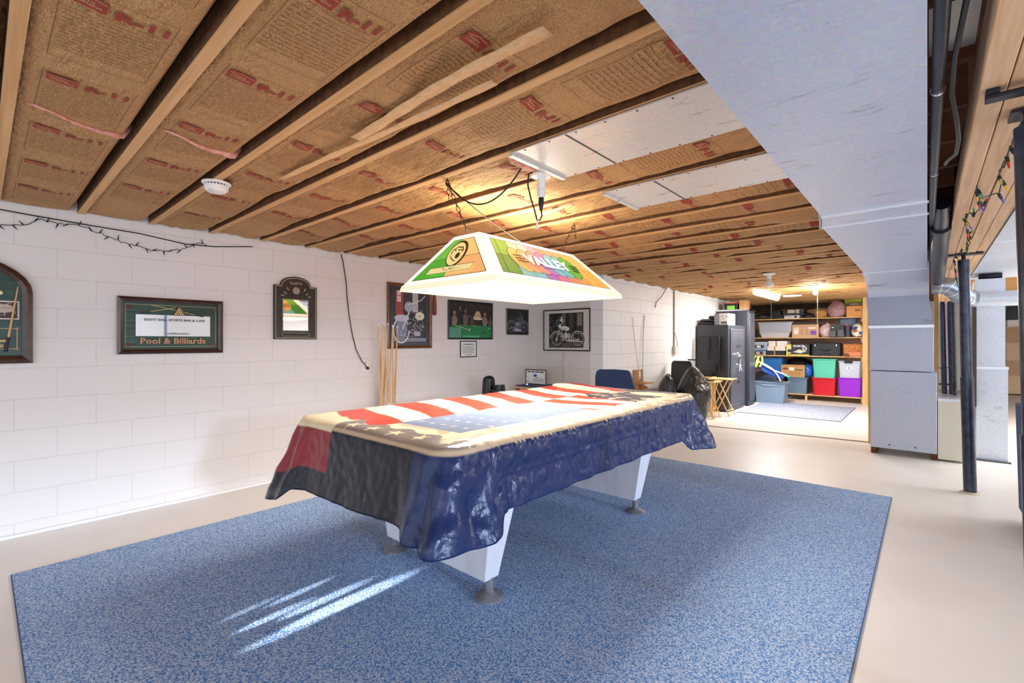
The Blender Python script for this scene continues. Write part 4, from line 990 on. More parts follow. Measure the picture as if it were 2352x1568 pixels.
# large framed motorcycle print on the jog wall
UX, NY = Vector((1, 0, 0)), Vector((0, -1, 0))
t, A, ins = framed('motorcycle_print', (-4.300, YJ, 1.148), UX, ZZ, NY, .812, .60, .016, .02, m_blackf, M('ivory_mat', 'D9D3CC', .5), 'motorcycle print with wide ivory mat in thin black frame on the return wall', 'framed picture')
A.rect(.105, .045, .70, .545, '1C1B1D'); A.poly([(.11, .05), (.695, .05), (.695, .14), (.11, .11)], '4A4440'); A.rect(.34, .30, .40, .54, '6A6660'); A.rect(.58, .30, .69, .54, '3A3330'); A.rect(.60, .36, .68, .53, '8A7C70'); A.rect(.46, .28, .54, .54, '4A3C34'); A.scribble(.11, .28, .35, .50, 60, '9A9490', .006, 21)
A.scribble(.11, .05, .69, .13, 30, '8A847E', .006, 22); A.poly([(.30, .43), (.335, .50), (.36, .42)], 'E6E2DA'); moto(A, .43, .165, .37, 'D2CEC8', '26252A', 'F0EADC', seed=9)
A.build('print', t)
# wood trim piece beside the poster
tag(B(M('cherry_wood', '8A4A2C', .4, nz=(10, '6E3720'))).prism([(0, .02), (.012, 0), (.036, 0), (.048, .02), (.044, .19), (.03, .25), (.014, .25), (.004, .19)], (XL+.002, 3.615, 1.60), ULW, ZZ, NLW, .03).build('wall_hook_plaque', bevel=.004), 'narrow cherry wood plaque on the wall at the right of the poster', 'plaque')

# ------------------------------------------------------------------ outlet and cord on the left wall
def outlet(loc, U, N, label, plug=None):
    t = thing('wall_outlet', loc, label, 'outlet'); l = Vector(loc); U, N = Vector(U), Vector(N)
    B(m_white).prism([(-.036, -.058), (.036, -.058), (.036, .058), (-.036, .058)], l, U, ZZ, N, .008).build('cover_plate', t, bevel=.003)
    for dz in (-.027, .027):
        B(M('socket_ivory', 'D8D2C6', .4)).prism([(.017*math.cos(a), dz+.017*math.sin(a)) for a in (2*math.pi*i/16 for i in range(16))], l+N*.008, U, ZZ, N, .003).build('receptacle', t)
    return t
outlet((XL, 2.715, 1.03), ULW, NLW, 'white outlet on the left wall with black cord plugged in')
pl = Vector((XL+.014, 2.73, 1.005))
cd = thing('hanging_power_cord', pl, 'black power cord hanging from ceiling to the left wall outlet', 'cord')
cp = [(XL+.02, 2.43, 2.17), (XL+.012, 2.455, 2.10), (XL+.012, 2.49, 1.9), (XL+.012, 2.50, 1.75), (XL+.012, 2.525, 1.55), (XL+.014, 2.56, 1.35), (XL+.018, 2.60, 1.2), (XL+.025, 2.66, 1.08), (XL+.04, 2.72, 1.01)]
B(m_cord).tube(cp, .0045, 8).build('cable', cd, smooth=True)
B(m_black).tube([(XL+.011, 2.735, 1.0), (XL+.03, 2.73, 1.002), (XL+.05, 2.718, 1.012)], [.016, .016, .007], 12).build('plug', cd, smooth='auto')

# mini light string helper
def string_lights(pts, n, label, seed, m_cordc, cols, blen=.022, brad=.0045, wav=.012):
    rd = random.Random(seed); pts = [Vector(p) for p in pts]
    # resample
    L2 = [0]
    for a, b in zip(pts[:-1], pts[1:]): L2.append(L2[-1]+(b-a).length)
    def pos(d):
        for i in range(len(pts)-1):
            if d <= L2[i+1]: return pts[i].lerp(pts[i+1], (d-L2[i])/max(L2[i+1]-L2[i], 1e-6))
        return pts[-1]
    N2 = n*3; fine = []
    for i in range(N2+1):
        fine.append(pos(L2[-1]*i/N2)+Vector((abs(rd.gauss(0, .2))*wav, rd.gauss(0, .4)*wav, rd.gauss(0, .5)*wav)))
    t = thing('string_lights', tuple(fine[0]), label, 'string lights')
    B(m_cordc).tube(fine, .0024, 6).build('cord', t, smooth=True)
    for i in range(n):
        p = fine[min(i*3+1, N2)]; d = Vector((rd.uniform(-.1, .5)*0+abs(rd.gauss(0, .3)), rd.gauss(0, .7), rd.choice((-1, -1, 1))*rd.uniform(.5, 1))).normalized()
        bq = B(M('bulb_socket_green', '2E6A62' if 'beam' in label else '1C2A24', .45)).tube([p, p+d*blen*.75], brad, 7).build('bulb_socket', t, smooth='auto')
        B(M('mini_bulb_'+cols[i % len(cols)], cols[i % len(cols)], .2)).tube([p+d*blen*.75, p+d*blen*1.35, p+d*blen*1.7], [brad*.7, brad*.6, brad*.15], 7).build('bulb', bq, smooth='auto')
    return t
XS = XL+.012
string_lights([(XS, -.15, 1.99), (XS, .0, 2.005), (XS, .09, 2.03), (XS, .2, 2.055), (XS, .27, 2.10), (XS, .40, 2.095), (XS, .46, 2.10), (XS, .53, 2.07), (XS, .612, 2.045), (XS, .70, 2.02), (XS, .80, 2.005), (XS, .88, 1.98), (XS, 1.0, 2.0), (XS, 1.1, 2.03), (XS, 1.166, 2.075), (XS, 1.25, 2.085)], 26, 'green cord of mini lights draped along the top of the left wall', 4, m_gcord, ['5A1A1A', '1C2A24', '7A3A20', '20242A'])
tag(B(m_cord).tube([(XS, -.2, 2.15), (XS, .2, 2.125), (XS, .5, 2.11), (XS, .8, 2.10), (XS, 1.1, 2.065), (XS, 1.3, 2.075), (XS, 1.6, 2.12)], .004, 6).build('wall_top_cable', smooth=True), 'thin black cable running along the top of the left wall', 'cable')
string_lights([(.27, 1.72, 2.0), (.25, 1.80, 1.975), (.235, 1.86, 1.96), (.24, 1.95, 1.97), (.235, 2.1, 1.99), (.225, 2.35, 2.0), (.23, 2.6, 2.0), (.225, 2.85, 1.98), (.25, 3.05, 2.0), (.24, 3.2, 1.975), (.17, 3.2, 2.0), (.165, 3.05, 1.99), (.19, 3.35, 2.01), (.22, 3.5, 1.98), (.15, 3.8, 2.01), (.20, 4.3, 2.0), (.22, 4.9, 1.99), (.15, 5.2, 1.96), (.17, 5.4, 1.88), (.18, 5.45, 1.80), (.2, 5.48, 1.72)], 34, 'multicoloured mini lights hanging in a tangle under the timber beam', 11, M('teal_cord', '24483F', .5), ['E0B030', '2A50D0', 'D03030', '30A080', 'E8C040'], .035, .0065, .02)

# ------------------------------------------------------------------ cues in a floor stand by the left wall
cst = thing('cue_stand', (-4.28, 2.92, 0), 'low round wooden cue stand on the floor behind the pool table', 'cue stand')
B(m_oak).lathe([(.17, 0), (.17, .02), (.05, .04), (.03, .06), (.03, .42), (.14, .44), (.14, .46)], (-4.26, 2.93, 0), 24).build('post', cst, smooth='auto')
wd1 = M('cue_maple', 'D9A766', .3, coat=.4); wd2 = M('cue_butt_brown', '9A5A26', .3, coat=.5); ftip = M('cue_ferrule', 'F4F0E6', .3); wnavy = M('cue_butt_navy', '1C2038', .3, coat=.5)
cues = [(869, 744, 878, 930, 'leftmost pale cue, its tip leaning clear of the others', 0), (880, 740, 876, 930, 'second cue from the left with the tallest white tip', 0), (884, 743, 892, 930, 'thin cue crossing just behind the second cue', 0),
        (891, 742, 880, 930, 'cue with white tip crossing leftwards in front of the poster frame', 0), (902, 746, 893, 930, 'cue with amber butt joint in front of the motorcycle poster', 1), (902, 748, 904, 930, 'cue with navy butt standing almost upright in front of the poster', 2), (913, 748, 906, 930, 'rightmost cue in the stand, front of the poster wheel', 0)]
for i, (u0, v0, u1, v1, lab, kd) in enumerate(cues):
    xx = -4.30+.02*(i % 3)
    a = at(u0, v0, x=xx); b_ = at(u1, v1, x=xx+.03*((i*2) % 3-1)); d = (b_-a).normalized(); end = a+d*((a.z-.06)/(-d.z))
    t = thing('pool_cue', tuple(end), lab, 'pool cue', 'cues standing in the floor stand')
    J_ = a+d*.84
    B(ftip).tube([a, a+d*.022], .0062, 8).build('ferrule', t, smooth='auto')
    B(wd1).tube([a+d*.022, J_], [.0062, .0115], 10).build('shaft', t, smooth='auto')
    B(ftip if kd else wd1).tube([J_-d*.015, J_+d*.03], .0135, 10).build('joint_collar', t, smooth='auto')
    B(wnavy if kd == 2 else wd2).tube([J_+d*.03, end], [.012, .016], 10).build('butt', t, smooth='auto')

# ------------------------------------------------------------------ corner things behind the table
# black padded case, two humps
bl_ = M('black_leather', '17171B', .28, bump=(40, .2, .004))
t = thing('black_leather_case', (-4.12, 4.3, 0), 'black padded leather case standing behind the left side of the table', 'case')
B(bl_).taper(-4.19, 4.30, 0, .80, .20, .22, .13, .16, .06).blob((-4.19, 4.30, .80), (.068, .08, .05), .05, 5, 3, 1).build('tall_section', t, smooth='auto')
B(bl_).taper(-4.03, 4.34, 0, .74, .16, .2, .08, .14, .04).build('short_section', t, smooth='auto')
B(M('strap_grey', '3A3A42', .5)).box(-4.08, 4.23, .66, -3.98, 4.25, .68).build('strap', t)
# desk with blue blotter, framed certificate, trophy
t = thing('corner_desk', (-4.1, 5.25, 0), 'low desk in the room corner carrying a framed certificate', 'desk')
B(m_wood).box(-4.36, 5.00, .63, -3.72, 5.5, .655).build('desktop', t, bevel=.003)
B(M('blue_blotter', '1E3A7A', .5)).box(-4.35, 5.01, .656, -3.80, 5.45, .672).build('blue_top_mat', t)
for x_ in (-4.33, -3.75):
    for y_ in (5.03, 5.46): B(m_oak).box(x_-.02, y_-.02, 0, x_+.02, y_+.02, .63).build('leg', t)
t, A, ins = framed('framed_certificate', (-4.335, 5.22, .675), UX, ZZ, NY, .37, .215, .016, .02, M('pewter_rim', '6A665E', .4, .3), M('cert_paper', 'F4F5F8', .4), 'framed white certificate standing on the corner desk', 'framed certificate')
A.dashes(.035, .335, .178, .015, '1A1C24', 5); A.poly([(.14, .13), (.17, .15), (.21, .135), (.19, .11), (.15, .11)], '2A5AA8'); A.line([(.19, .105), (.22, .098)], .008, 'B8503A')
for i in range(5): A.dashes(.14, .33, .088-.012*i, .005, '7A8AAA', i+30)
A.build('print', t)
t = thing('small_trophy', (-4.235, 5.12, .673), 'tiny silver trophy figure in front of the certificate', 'trophy')
B(m_chrome).lathe([(.022, 0), (.020, .012), (.008, .02), (.006, .05), (.026, .062), (.026, .068), (.008, .075)], (-4.235, 5.12, .673), 16).build('base', t, smooth='auto')
B(m_chrome).lathe([(.008, .075), (.014, .09), (.010, .115), (.006, .12), (.009, .13), (.006, .142)], (-4.235, 5.12, .673), 12).build('figure', t, smooth='auto')
tag(B(M('grey_board', '9C9690', .6)).box(-4.44, 5.42, 0, -4.37, 5.52, .87).build('grey_upright_board'), 'narrow grey board standing upright in the corner left of the desk', 'board')
# blue chair
t = thing('blue_plastic_chair', (-2.80, 5.1, 0), 'navy blue plastic chair with armrest behind the far end of the table', 'chair')
m_nav = M('navy_plastic', '17345C', .5, bump=(200, .1, .002))
fv = []; n_ = 14
prof = [(-.235, .62), (-.245, .70), (-.25, .86), (-.235, .92), (-.20, .945), (0, .952), (.17, .948), (.205, .925), (.235, .86), (.29, .70), (.31, .62)]
vs_ = []
for dpt in (0, .028):
    for (x_, z_) in prof: vs_.append((-2.79+x_, 4.98+.06*(z_-.6)+.5*(x_**2)*0+dpt-.25*x_*x_, z_))
k_ = len(prof)
B(m_nav).add(vs_, [list(range(k_)), list(range(k_, 2*k_))[::-1]]+[(i, (i+1) % k_+0, (i+1) % k_+k_, i+k_) for i in range(k_)]).build('backrest', t)
B(m_nav).taper(-2.79, 5.22, .40, .45, .5, .46, .5, .46, .08).build('seat', t, smooth='auto')
B(m_black).taper(-2.43, 5.2, .695, .73, .06, .34, .07, .36, .03).build('armrest', t, smooth='auto')
B(m_black).tube([(-2.43, 5.3, .70), (-2.45, 5.36, .44)], .012, 8).build('arm_post', t, smooth='auto')
B(m_iron).tube([(-2.76, 5.02, .62), (-2.76, 5.0, .50), (-2.76, 5.1, .41)], .02, 8).build('back_support', t, smooth='auto')
for x_ in (-3.0, -2.58):
    for y_ in (5.02, 5.42): B(m_chrome).tube([(x_, y_, 0), (x_*.98-.05, y_, .40)], .011, 8).build('leg', t, smooth='auto')
# cords and stick on the side wall
tag(B(M('faint_cord', 'C8C2BE', .6)).tube([(-3.93, YJ-.012, 1.14), (-3.95, YJ-.012, .95), (-3.935, YJ-.012, .8), (-3.94, YJ-.012, .3)], .005, 6).build('white_cable', smooth=True), 'white cable hanging down the wall below the ivory matted print', 'cable')
tag(B(M('grey_thread', '9C948C', .6)).tube([at(1452, 728, x=X2+.01), at(1459, 790, x=X2+.03), at(1468, 868, x=X2+.05), at(1474, 893, x=X2+.06)], .0035, 6).build('hanging_thread', smooth=True), 'thin grey thread hanging from a nail on the side wall', 'thread')
tag(B(M('white_stick', 'D8D4CE', .5)).tube([at(1480, 724, x=X2+.012), at(1477, 790, x=X2+.025), at(1475, 900, x=X2+.05)], .008, 8).build('white_rod', smooth=True), 'slender white rod leaning against the side wall right of the thread', 'rod')
# wooden bracket shelf with outlet
t = thing('wooden_wall_bracket', (X2+.02, 6.6, .55), 'small carved wooden bracket shelf on the side wall', 'bracket shelf')
m_org = M('orange_pine', 'C08A50', .5, nz=(8, 'A87038'))
B(m_org).box(X2+.001, 6.45, .45, X2+.03, 6.75, .86).build('back_board', t, bevel=.01)
B(m_org).box(X2+.03, 6.46, .655, X2+.20, 6.74, .675).build('shelf', t, bevel=.003)
B(m_org).prism([(0, 0), (.14, .10), (0, .16)], (X2+.03, 6.62, .495), (1, 0, 0), (0, 0, 1), (0, 1, 0), .02).build('brace', t)
outlet((X2+.03, 6.60, .775), ULW, NLW, 'white double outlet on the carved wooden bracket')
# porcelain light and dangling wire at the top of the side wall
FW = at(1530, 657, x=X2+.02)
t = thing('wall_light_socket', FW, 'white lamp socket with dangling wire at the top of the side wall', 'lamp socket')
B(m_white).box(FW.x-.018, FW.y-.06, FW.z-.06, FW.x+.05, FW.y+.06, FW.z-.01).build('base', t, bevel=.006)
B(m_cord).tube([FW+Vector((.03, -.04, -.03)), at(1520, 680, x=X2+.03), at(1507, 694, x=X2+.02), at(1505, 706, x=X2+.02)], .006, 6).build('dangling_wire', t, smooth=True)
# conduit and box
t = thing('conduit_box', (X2+.02, 7.95, 1.1), 'grey conduit running down the side wall to a small switch box', 'conduit')
B(M('painted_conduit', '9A948E', .5)).tube([(X2+.014, 7.95, 2.16), (X2+.014, 7.95, 1.2)], .012, 8).build('conduit', t, smooth='auto')
B(M('box_ivory', 'CFC8BA', .5)).box(X2+.001, 7.90, 1.06, X2+.05, 8.04, 1.21).build('switch_box', t, bevel=.004)
B(m_cord).tube([(X2+.02, 7.95, 1.45), (X2+.04, 8.0, 1.3), (X2+.05, 8.0, 1.2)], .005, 6).build('wire', t, smooth=True)

# ------------------------------------------------------------------ garbage bags, folding chair, tray tables, monitor, safes
m_bag = M('black_bin_liner', '131319', .16, bump=(13, 1.0, .05), spec=.8, stretch=(1.6, 1.6, .5))
t = thing('folded_black_chair', (-3.0, 7.35, 0), 'black folded chair frame behind the bin bags', 'chair')
B(m_black).prism([(-.17, 0), (.17, 0), (.17, .92), (.14, .97), (-.14, .97), (-.17, .92)], (-3.05, 7.62, 0), (1, 0, 0), (0, .10, .995), (0, -1, 0), .03).build('back_panel', t, bevel=.01)
B(M('chair_inner', '23242C', .4)).prism([(-.14, .55), (.14, .55), (.14, .90), (-.14, .90)], (-3.05, 7.585, 0), (1, 0, 0), (0, .10, .995), (0, -1, 0), .006).build('inset', t)
B(m_black).box(-2.95, 7.70, .975, -2.78, 7.73, .995).build('handle', t)
tag(B(m_bag).blob((-2.70, 7.28, .41), (.25, .25, .45), .20, 3.6, 5, 3, 0, False, .62).build('bin_bag', smooth=True), 'big glossy black bin bag slumped right behind the table cover', 'bin bag')
tag(B(m_bag).blob((-2.99, 6.98, .40), (.16, .17, .42), .20, 4.2, 5, 8, 0, False, .6).build('bin_bag', smooth=True), 'black bin bag with tied neck, left of the bigger bag', 'bin bag')
def tray(x0, x1, y0, y1, z, label):
    t = thing('folding_tray_table', ((x0+x1)/2, (y0+y1)/2, 0), label, 'tray table')
    B(m_wood).box(x0, y0, z-.016, x1, y1, z).build('top', t, bevel=.004)
    for y_ in (y0+.04, y1-.04):
        a = .014
        B(m_wood).bar((x0+.03, y_, 0), (x1-.06, y_, z-.016), .022, .014).build('leg', t)
        B(m_wood).bar((x1-.03, y_+a, 0), (x0+.06, y_+a, z-.016), .022, .014).build('leg', t)
    B(m_wood).bar((x0+.06, y0+.04, .10), (x0+.06, y1-.03, .10), .02, .012).build('stretcher', t)
    B(m_wood).bar((x1-.06, y0+.05, .10), (x1-.06, y1-.03, .10), .02, .012).build('stretcher', t)
    return t
tray(-2.93, -2.60, 7.95, 8.35, .62, 'nearer folding pine tray table between bin bag and gun safe')
tray(-2.88, -2.50, 8.42, 8.80, .64, 'farther folding pine tray table against the gun safe')
tag(B(m_black).lathe([(.10, 0), (.10, .01), (.03, .018)], (-2.76, 8.12, .621), 20).box(-2.90, 8.0, .621, -2.84, 8.06, .70).build('black_stand', smooth='auto'), 'black round stand lying on the nearer tray table', 'stand')
# safe 1
m_safe = M('charcoal_safe_paint', '43454F', .35, .2, nz=(200, '33353E'), bump=(200, .15, .002))
m_safed = M('safe_door_paint', '5E606C', .28, .3, nz=(200, '4A4C58'), bump=(200, .15, .002))
SX0, SX1, SY0, SY1, SZ = -3.27, -2.70, 8.98, 10.02, 1.59
t = thing('gun_safe', (-3.0, 9.5, 0), 'large charcoal gun safe with door emblem and spoked handle', 'safe')
B(m_safe).box(SX0, SY0, .015, SX1, SY1, SZ).build('body', t, bevel=.012)
B(m_black).box(SX0+.04, SY0+.04, 0, SX1-.04, SY1-.04, .015).build('base', t)
B(m_safed).box(SX1, SY0+.09, .10, SX1+.022, SY1-.09, SZ-.07).build('door', t, bevel=.008)
A = Art((SX1+.023, SY0, 0), ULW, ZZ, NLW, .001)
yc = (SY1-SY0)/2
A.line([(.13, .15), (SY1-SY0-.13, .15), (SY1-SY0-.13, SZ-.11), (.13, SZ-.11)], .008, '2A2C34', closed=True)
A.text('LIBERTY', yc, 1.19, .36, .055, '23252C', .02); A.line([(yc, 1.30), (yc, 1.42)], .006, '23252C'); A.disc(yc, 1.29, .02, '23252C'); A.rect(yc-.07, .50, yc+.07, .54, '1C1E24')
A.build('door_graphics', t)
dl = Vector((SX1+.022, SY0+yc, 1.03))
B(m_chrome).lathe([(.055, 0), (.055, .015), (.035, .03), (.03, .06)], dl, 20, (1, 0, 0)).build('combination_dial', t, smooth='auto')
hd = Vector((SX1+.022, SY0+yc, .83)); mb = B(m_chrome).lathe([(.04, 0), (.04, .03), (.025, .05)], hd, 18, (1, 0, 0))
for a in (20, 100, 165, 235, 300): mb.tube([hd+Vector((.03, 0, 0)), hd+Vector((.045, .16*math.cos(R(a)), .13*math.sin(R(a))))], [.012, .008], 8)
mb.build('spoked_handle', t, smooth='auto')
# monitor leaning on the safe side
t = thing('flat_monitor', (-3.1, 8.9, .64), 'black flat monitor resting against the side of the gun safe', 'monitor')
B(m_black).prism([(0, 0), (.40, 0), (.40, .66), (0, .66)], (-3.22, 8.86, .72), (1, 0, 0), (0, .06, .998), (0, -1, 0), .035).build('bezel', t, bevel=.008)
B(M('screen_glass', '0A0C16', .06)).prism([(.05, .03), (.385, .03), (.385, .64), (.05, .64)], (-3.22, 8.822, .72), (1, 0, 0), (0, .06, .998), (0, -1, 0), .003).build('screen', t)
B(m_black).box(-3.1, 8.80, .645, -2.94, 8.92, .73).build('foot', t)
t2_ = tag(B(m_wood).box(-3.25, 8.70, .62, -2.90, 8.96, .643).box(-3.24, 8.72, 0, -3.20, 8.76, .62).box(-2.95, 8.72, 0, -2.91, 8.76, .62).box(-3.24, 8.90, 0, -3.20, 8.94, .62).box(-2.95, 8.90, 0, -2.91, 8.94, .62).build('small_stand'), 'little pine stand under the black monitor', 'stand')
# safe 2, taller, behind
t = thing('tall_gun_safe', (-3.0, 10.6, 0), 'taller dark safe with pale top edge behind the charcoal gun safe', 'safe')
B(m_safe).box(-3.27, 10.10, .02, -2.66, 10.55, 1.90).build('body', t, bevel=.01)
B(m_chrome).box(-3.27, 10.10, 1.902, -2.645, 10.56, 1.93).build('top_edge', t)
B(m_safed).box(-2.66, 10.14, .1, -2.645, 10.51, 1.85).build('door', t, bevel=.005)
B(m_black).box(-3.2, 10.15, 0, -2.7, 10.5, .02).build('base', t)
# on the safes
m_fold = M('black_soft_case', '1A1A1F', .45, bump=(30, .5, .01))
for i, (x0, x1, z0, rot, lab) in enumerate(((-3.26, -2.98, 1.595, .05, 'lowest black soft gun case lying on the gun safe'), (-3.25, -2.95, 1.655, -.06, 'middle black soft gun case of the pile on the gun safe'), (-3.12, -2.85, 1.715, .09, 'topmost black soft gun case, propped at an angle on the safe'))):
    tag(B(m_fold).prism([(x0, 0), (x1, 0), (x1-.03, .05), (x0+.02, .055)], (0, 9.05+.05*i, z0), (1, 0, rot*.0), (0, 0, 1), (0, 1, 0), .75).build('soft_gun_case', bevel=.012), lab, 'gun case')
t = thing('ammo_crate', (-2.84, 9.2, 1.6), 'white and grey carton with dark printing on the gun safe', 'box')
B(M('carton_white', 'ECEAE4', .6)).box(-2.96, 9.02, 1.592, -2.72, 9.45, 1.80).build('carton', t, bevel=.004)
A = Art((-2.96, 9.019, 1.592), UX, ZZ, NY); A.rect(.0, .0, .09, .208, '8A8A90'); A.scribble(.10, .02, .23, .19, 24, '3A3834', .012, 2); A.rect(.12, .02, .22, .06, '6A6660'); A.build('print', t)
A = Art((-2.719, 9.02, 1.592), ULW, ZZ, NLW); A.scribble(.05, .02, .38, .19, 30, '3A3834', .014, 5); A.disc(.36, .13, .03, '2A2A2A'); A.disc(.36, .13, .015, 'F4F4F4'); A.build('print', t)
t = thing('red_lid_bin', (-3.0, 10.4, 1.93), 'black bin with red lid and green label on the taller safe', 'storage bin')
B(m_black).taper(-3.02, 10.35, 1.932, 2.055, .24, .3, .27, .33, .02).build('tub', t, smooth='auto')
B(M('red_lid', 'C02A2A', .4)).box(-3.165, 10.175, 2.055, -2.875, 10.525, 2.072).build('lid', t, bevel=.004)
A = Art((-3.09, 10.19, 1.94), UX, ZZ, NY); A.rect(0, 0, .15, .09, '86D048'); A.build('label_sticker', t)
tag(B(M('brown_carton', 'B98A5C', .7)).box(-2.86, 10.2, 1.931, -2.74, 10.5, 2.12).build('cardboard_box', bevel=.003), 'small brown carton beside the red lidded bin on the taller safe', 'box')

# ------------------------------------------------------------------ storage shelf and its contents
YS = 11.9
sh = thing('storage_shelf', (-2.0, 12.2, 0), 'long pine storage shelving across the far end of the basement', 'shelving')
SXL, SXR = -3.26, -.985
for z in (1.795, 1.375, .975):
    B(m_wood).box(SXL, YS, z-.022, SXR, 12.6, z).build('shelf_board', sh, bevel=.003)
B(m_wood).box(-2.35, YS, .115, SXR, 12.6, .140).build('shelf_board', sh, bevel=.003)
for x_ in (-3.24, -2.0): B(m_wood).box(x_, YS+.02, 0, x_+.038, YS+.06, 1.77 if x_ < -3 else .115).build('support_post', sh)
B(m_wood).box(SXR, YS-.06, 0, SXR+.085, YS+.03, 2.17).build('corner_post', sh, bevel=.003)
B(m_wood).box(SXR, 12.55, 0, SXR+.085, 12.63, 2.17).build('corner_post', sh)
for z in (1.795, 1.375, .975, .14): B(m_wood).box(SXR-.03, YS+.02, z-.11, SXR, 12.6, z-.022).build('shelf_cleat', sh)
# ragged insulation curtain above the tan wall board
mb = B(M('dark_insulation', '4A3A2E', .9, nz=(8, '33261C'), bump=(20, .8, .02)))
rdx = random.Random(5); top = 2.17; xs = [-3.26+i*.1 for i in range(24)]
low = [2.02+.10*MN.noise(Vector((x_*2.3, 0, 3)))-.12*math.exp(-((x_+2.75)/.35)**2)+.05*max(0, x_+2.0) for x_ in xs]
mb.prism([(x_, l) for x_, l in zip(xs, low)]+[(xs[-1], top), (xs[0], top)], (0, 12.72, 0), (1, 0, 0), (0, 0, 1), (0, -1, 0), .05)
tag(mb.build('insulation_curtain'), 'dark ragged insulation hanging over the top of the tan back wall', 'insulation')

def PX(u, v, y): return at(u, v, y=y)
def rectat(u0, v0, u1, v1, y):
    a, b = at(u0, v1, y=y), at(u1, v0, y=y); return a.x, a.z, b.x, b.z
def tote(u0, v0, u1, v1, y, z0, c, label, d=.42, lidc=None, lab=None, lip=.03, taper=.84, rough=.35, panel=True):
    """storage tote: rim across u0..u1, top v0; stands at height z0"""
    x0 = at(u0, v0, y=y).x; x1 = at(u1, v0, y=y).x; zt = at((u0+u1)/2, v0, y=y).z
    m_ = M('tote_'+c, c, rough); cx = (x0+x1)/2; w = x1-x0; cy = y+d/2
    t = thing('storage_tote', (cx, cy, z0), label, 'storage tote')
    B(m_).taper(cx, cy, z0, zt-lip, w*taper, d*.86, w*.93, d*.95, .03).build('tub', t, smooth='auto')
    B(M('tote_'+(lidc or c), lidc or c, rough)).taper(cx, cy, zt-lip, zt-lip*.45, w*.96, d, w, d+.02, .03).taper(cx, cy, zt-lip*.45, zt, w, d+.02, w*.97, d, .03).build('lid', t, smooth='auto')
    if panel:
        f = cy-d*.465
        B(m_).prism([(-w*.42, 0), (w*.42, 0), (w*.41, -.018), (w*.22, -.022), (w*.17, -.05), (-w*.17, -.05), (-w*.22, -.022), (-w*.41, -.018)], (cx, f-.004, zt-lip-.012), (1, 0, 0), (0, 0, 1), (0, -1, 0), .010).build('handle_ledge', t, bevel=.003)
    if lab:
        A = Art((cx+w*lab, cy-d*.455-.012, z0+(zt-z0)*.60), UX, ZZ, NY, .001); A.rect(-.045, -.028, .045, .028, 'F2F2F0'); A.disc(.0, .0, .014, 'B8243A' if c == 'D01428' else '5A6A80'); A.line([(-.03, -.015), (.03, -.015)], .004, '4A4A50'); A.build('paper_label', t)
    return t
ZD = .141
tote(1863, 868, 1921, 910, YS-.04, ZD, 'D01428', 'red storage tote with white label on the lowest shelf', lab=.0)
tote(1922, 868, 1981, 912, YS-.03, ZD, '9A28D2', 'purple storage tote on the lowest shelf by the corner post', panel=False)
tote(1806, 866, 1855, 906, YS-.02, ZD, '6A7F96', 'blue grey lidded tote on the lowest shelf below the brown carton')
Z1 = at(1892, 868, y=YS-.04).z+.001
tote(1864, 824, 1921, 866, YS-.02, Z1, '62CFB0', 'teal storage tote standing on the red tote')
Z2 = at(1950, 868, y=YS-.03).z+.001
t = tote(1924, 829, 1979, 866, YS-.02, Z2, 'C4CEDA', 'light grey tote with black latch standing on the purple tote', panel=False, lab=-.02)
a = at(1950, 829, y=YS-.04); B(m_black).box(a.x-.08, YS-.045, a.z-.045, a.x+.06, YS-.03, a.z+.004).build('latch', t, bevel=.004)
# big grey tote on the floor in front
tg = tote(1728, 877, 1806, 921, 10.85, .001, '7E93A8', 'large blue grey tote on the floor in front of the shelving', d=.45, taper=.80)
# blue tote with label behind the stroller
b0 = tag(B(M('stack_dark', '1C1E26', .6)).box(-3.0, YS+.02, .02, -2.40, 12.4, .57).build('dark_crate', bevel=.01), 'dark crate on the floor behind the stroller', 'crate')
tote(1748, 822, 1797, 852, YS+.02, .571, '2A6FB4', 'bright blue tote with picture label on the dark crate', lab=.0, panel=False)
def carton(u0, v0, u1, v1, y, z0, c, label, d=.35, prints=None, name='cardboard_box', cat='box'):
    x0, _, x1, z1 = rectat(u0, v0, u1, v1, y)
    z1 = at((u0+u1)/2, v0, y=y).z
    t = thing(name, ((x0+x1)/2, y+d/2, z0), label, cat)
    B(M('carton_'+c, c, .7)).box(x0, y, z0, x1, y+d, z1).build('carton', t, bevel=.003)
    A = Art((x0, y-.0015, z0), UX, ZZ, NY, .0006); w, h = x1-x0, z1-z0
    if prints: prints(A, w, h)
    else: A.line([(w*.05, h*.5), (w*.95, h*.5)], .002, '6A4A2A')
    A.build('print', t); return t
ZT = at(1830, 866, y=YS-.02).z+.001
def pr1(A, w, h):
    A.disc(w*.18, h*.68, w*.12, '8A3A22', ry=h*.10); A.rect(w*.36, h*.55, w*.56, h*.80, 'F0E8DC'); A.line([(w*.60, h*.62), (w*.92, h*.60)], h*.09, '4A5A30'); A.line([(w*.05, h*.9), (w*.95, h*.9)], h*.02, '6A4A2A'); A.rect(w*.78, h*.25, w*.82, h*.33, '33461F')
    for i in range(3): A.line([(w*.35, h*(.42-.1*i)), (w*.85, h*(.42-.1*i))], h*.02, '8A6030', up=False)
carton(1794, 838, 1848, 865, YS, ZT, 'C49560', 'brown printed carton standing on the blue grey lidded tote', prints=pr1)
tag(B(M('blue_liner', '1F5FB8', .25, bump=(30, .8, .02))).blob((at(1857, 848, y=12.05).x, 12.05, Z1-.005+.13), (.095, .12, .15), .12, 9, 4, 4, Z1+.0).build('blue_bag', smooth=True), 'crumpled blue plastic bag between the brown carton and the teal tote', 'bag')
tag(B(m_black).box(-1.85, 12.42, ZD, -1.62, 12.58, Z1-.0).build('dark_tub', bevel=.01), 'dark tub in shade between the blue grey and red totes', 'tub')
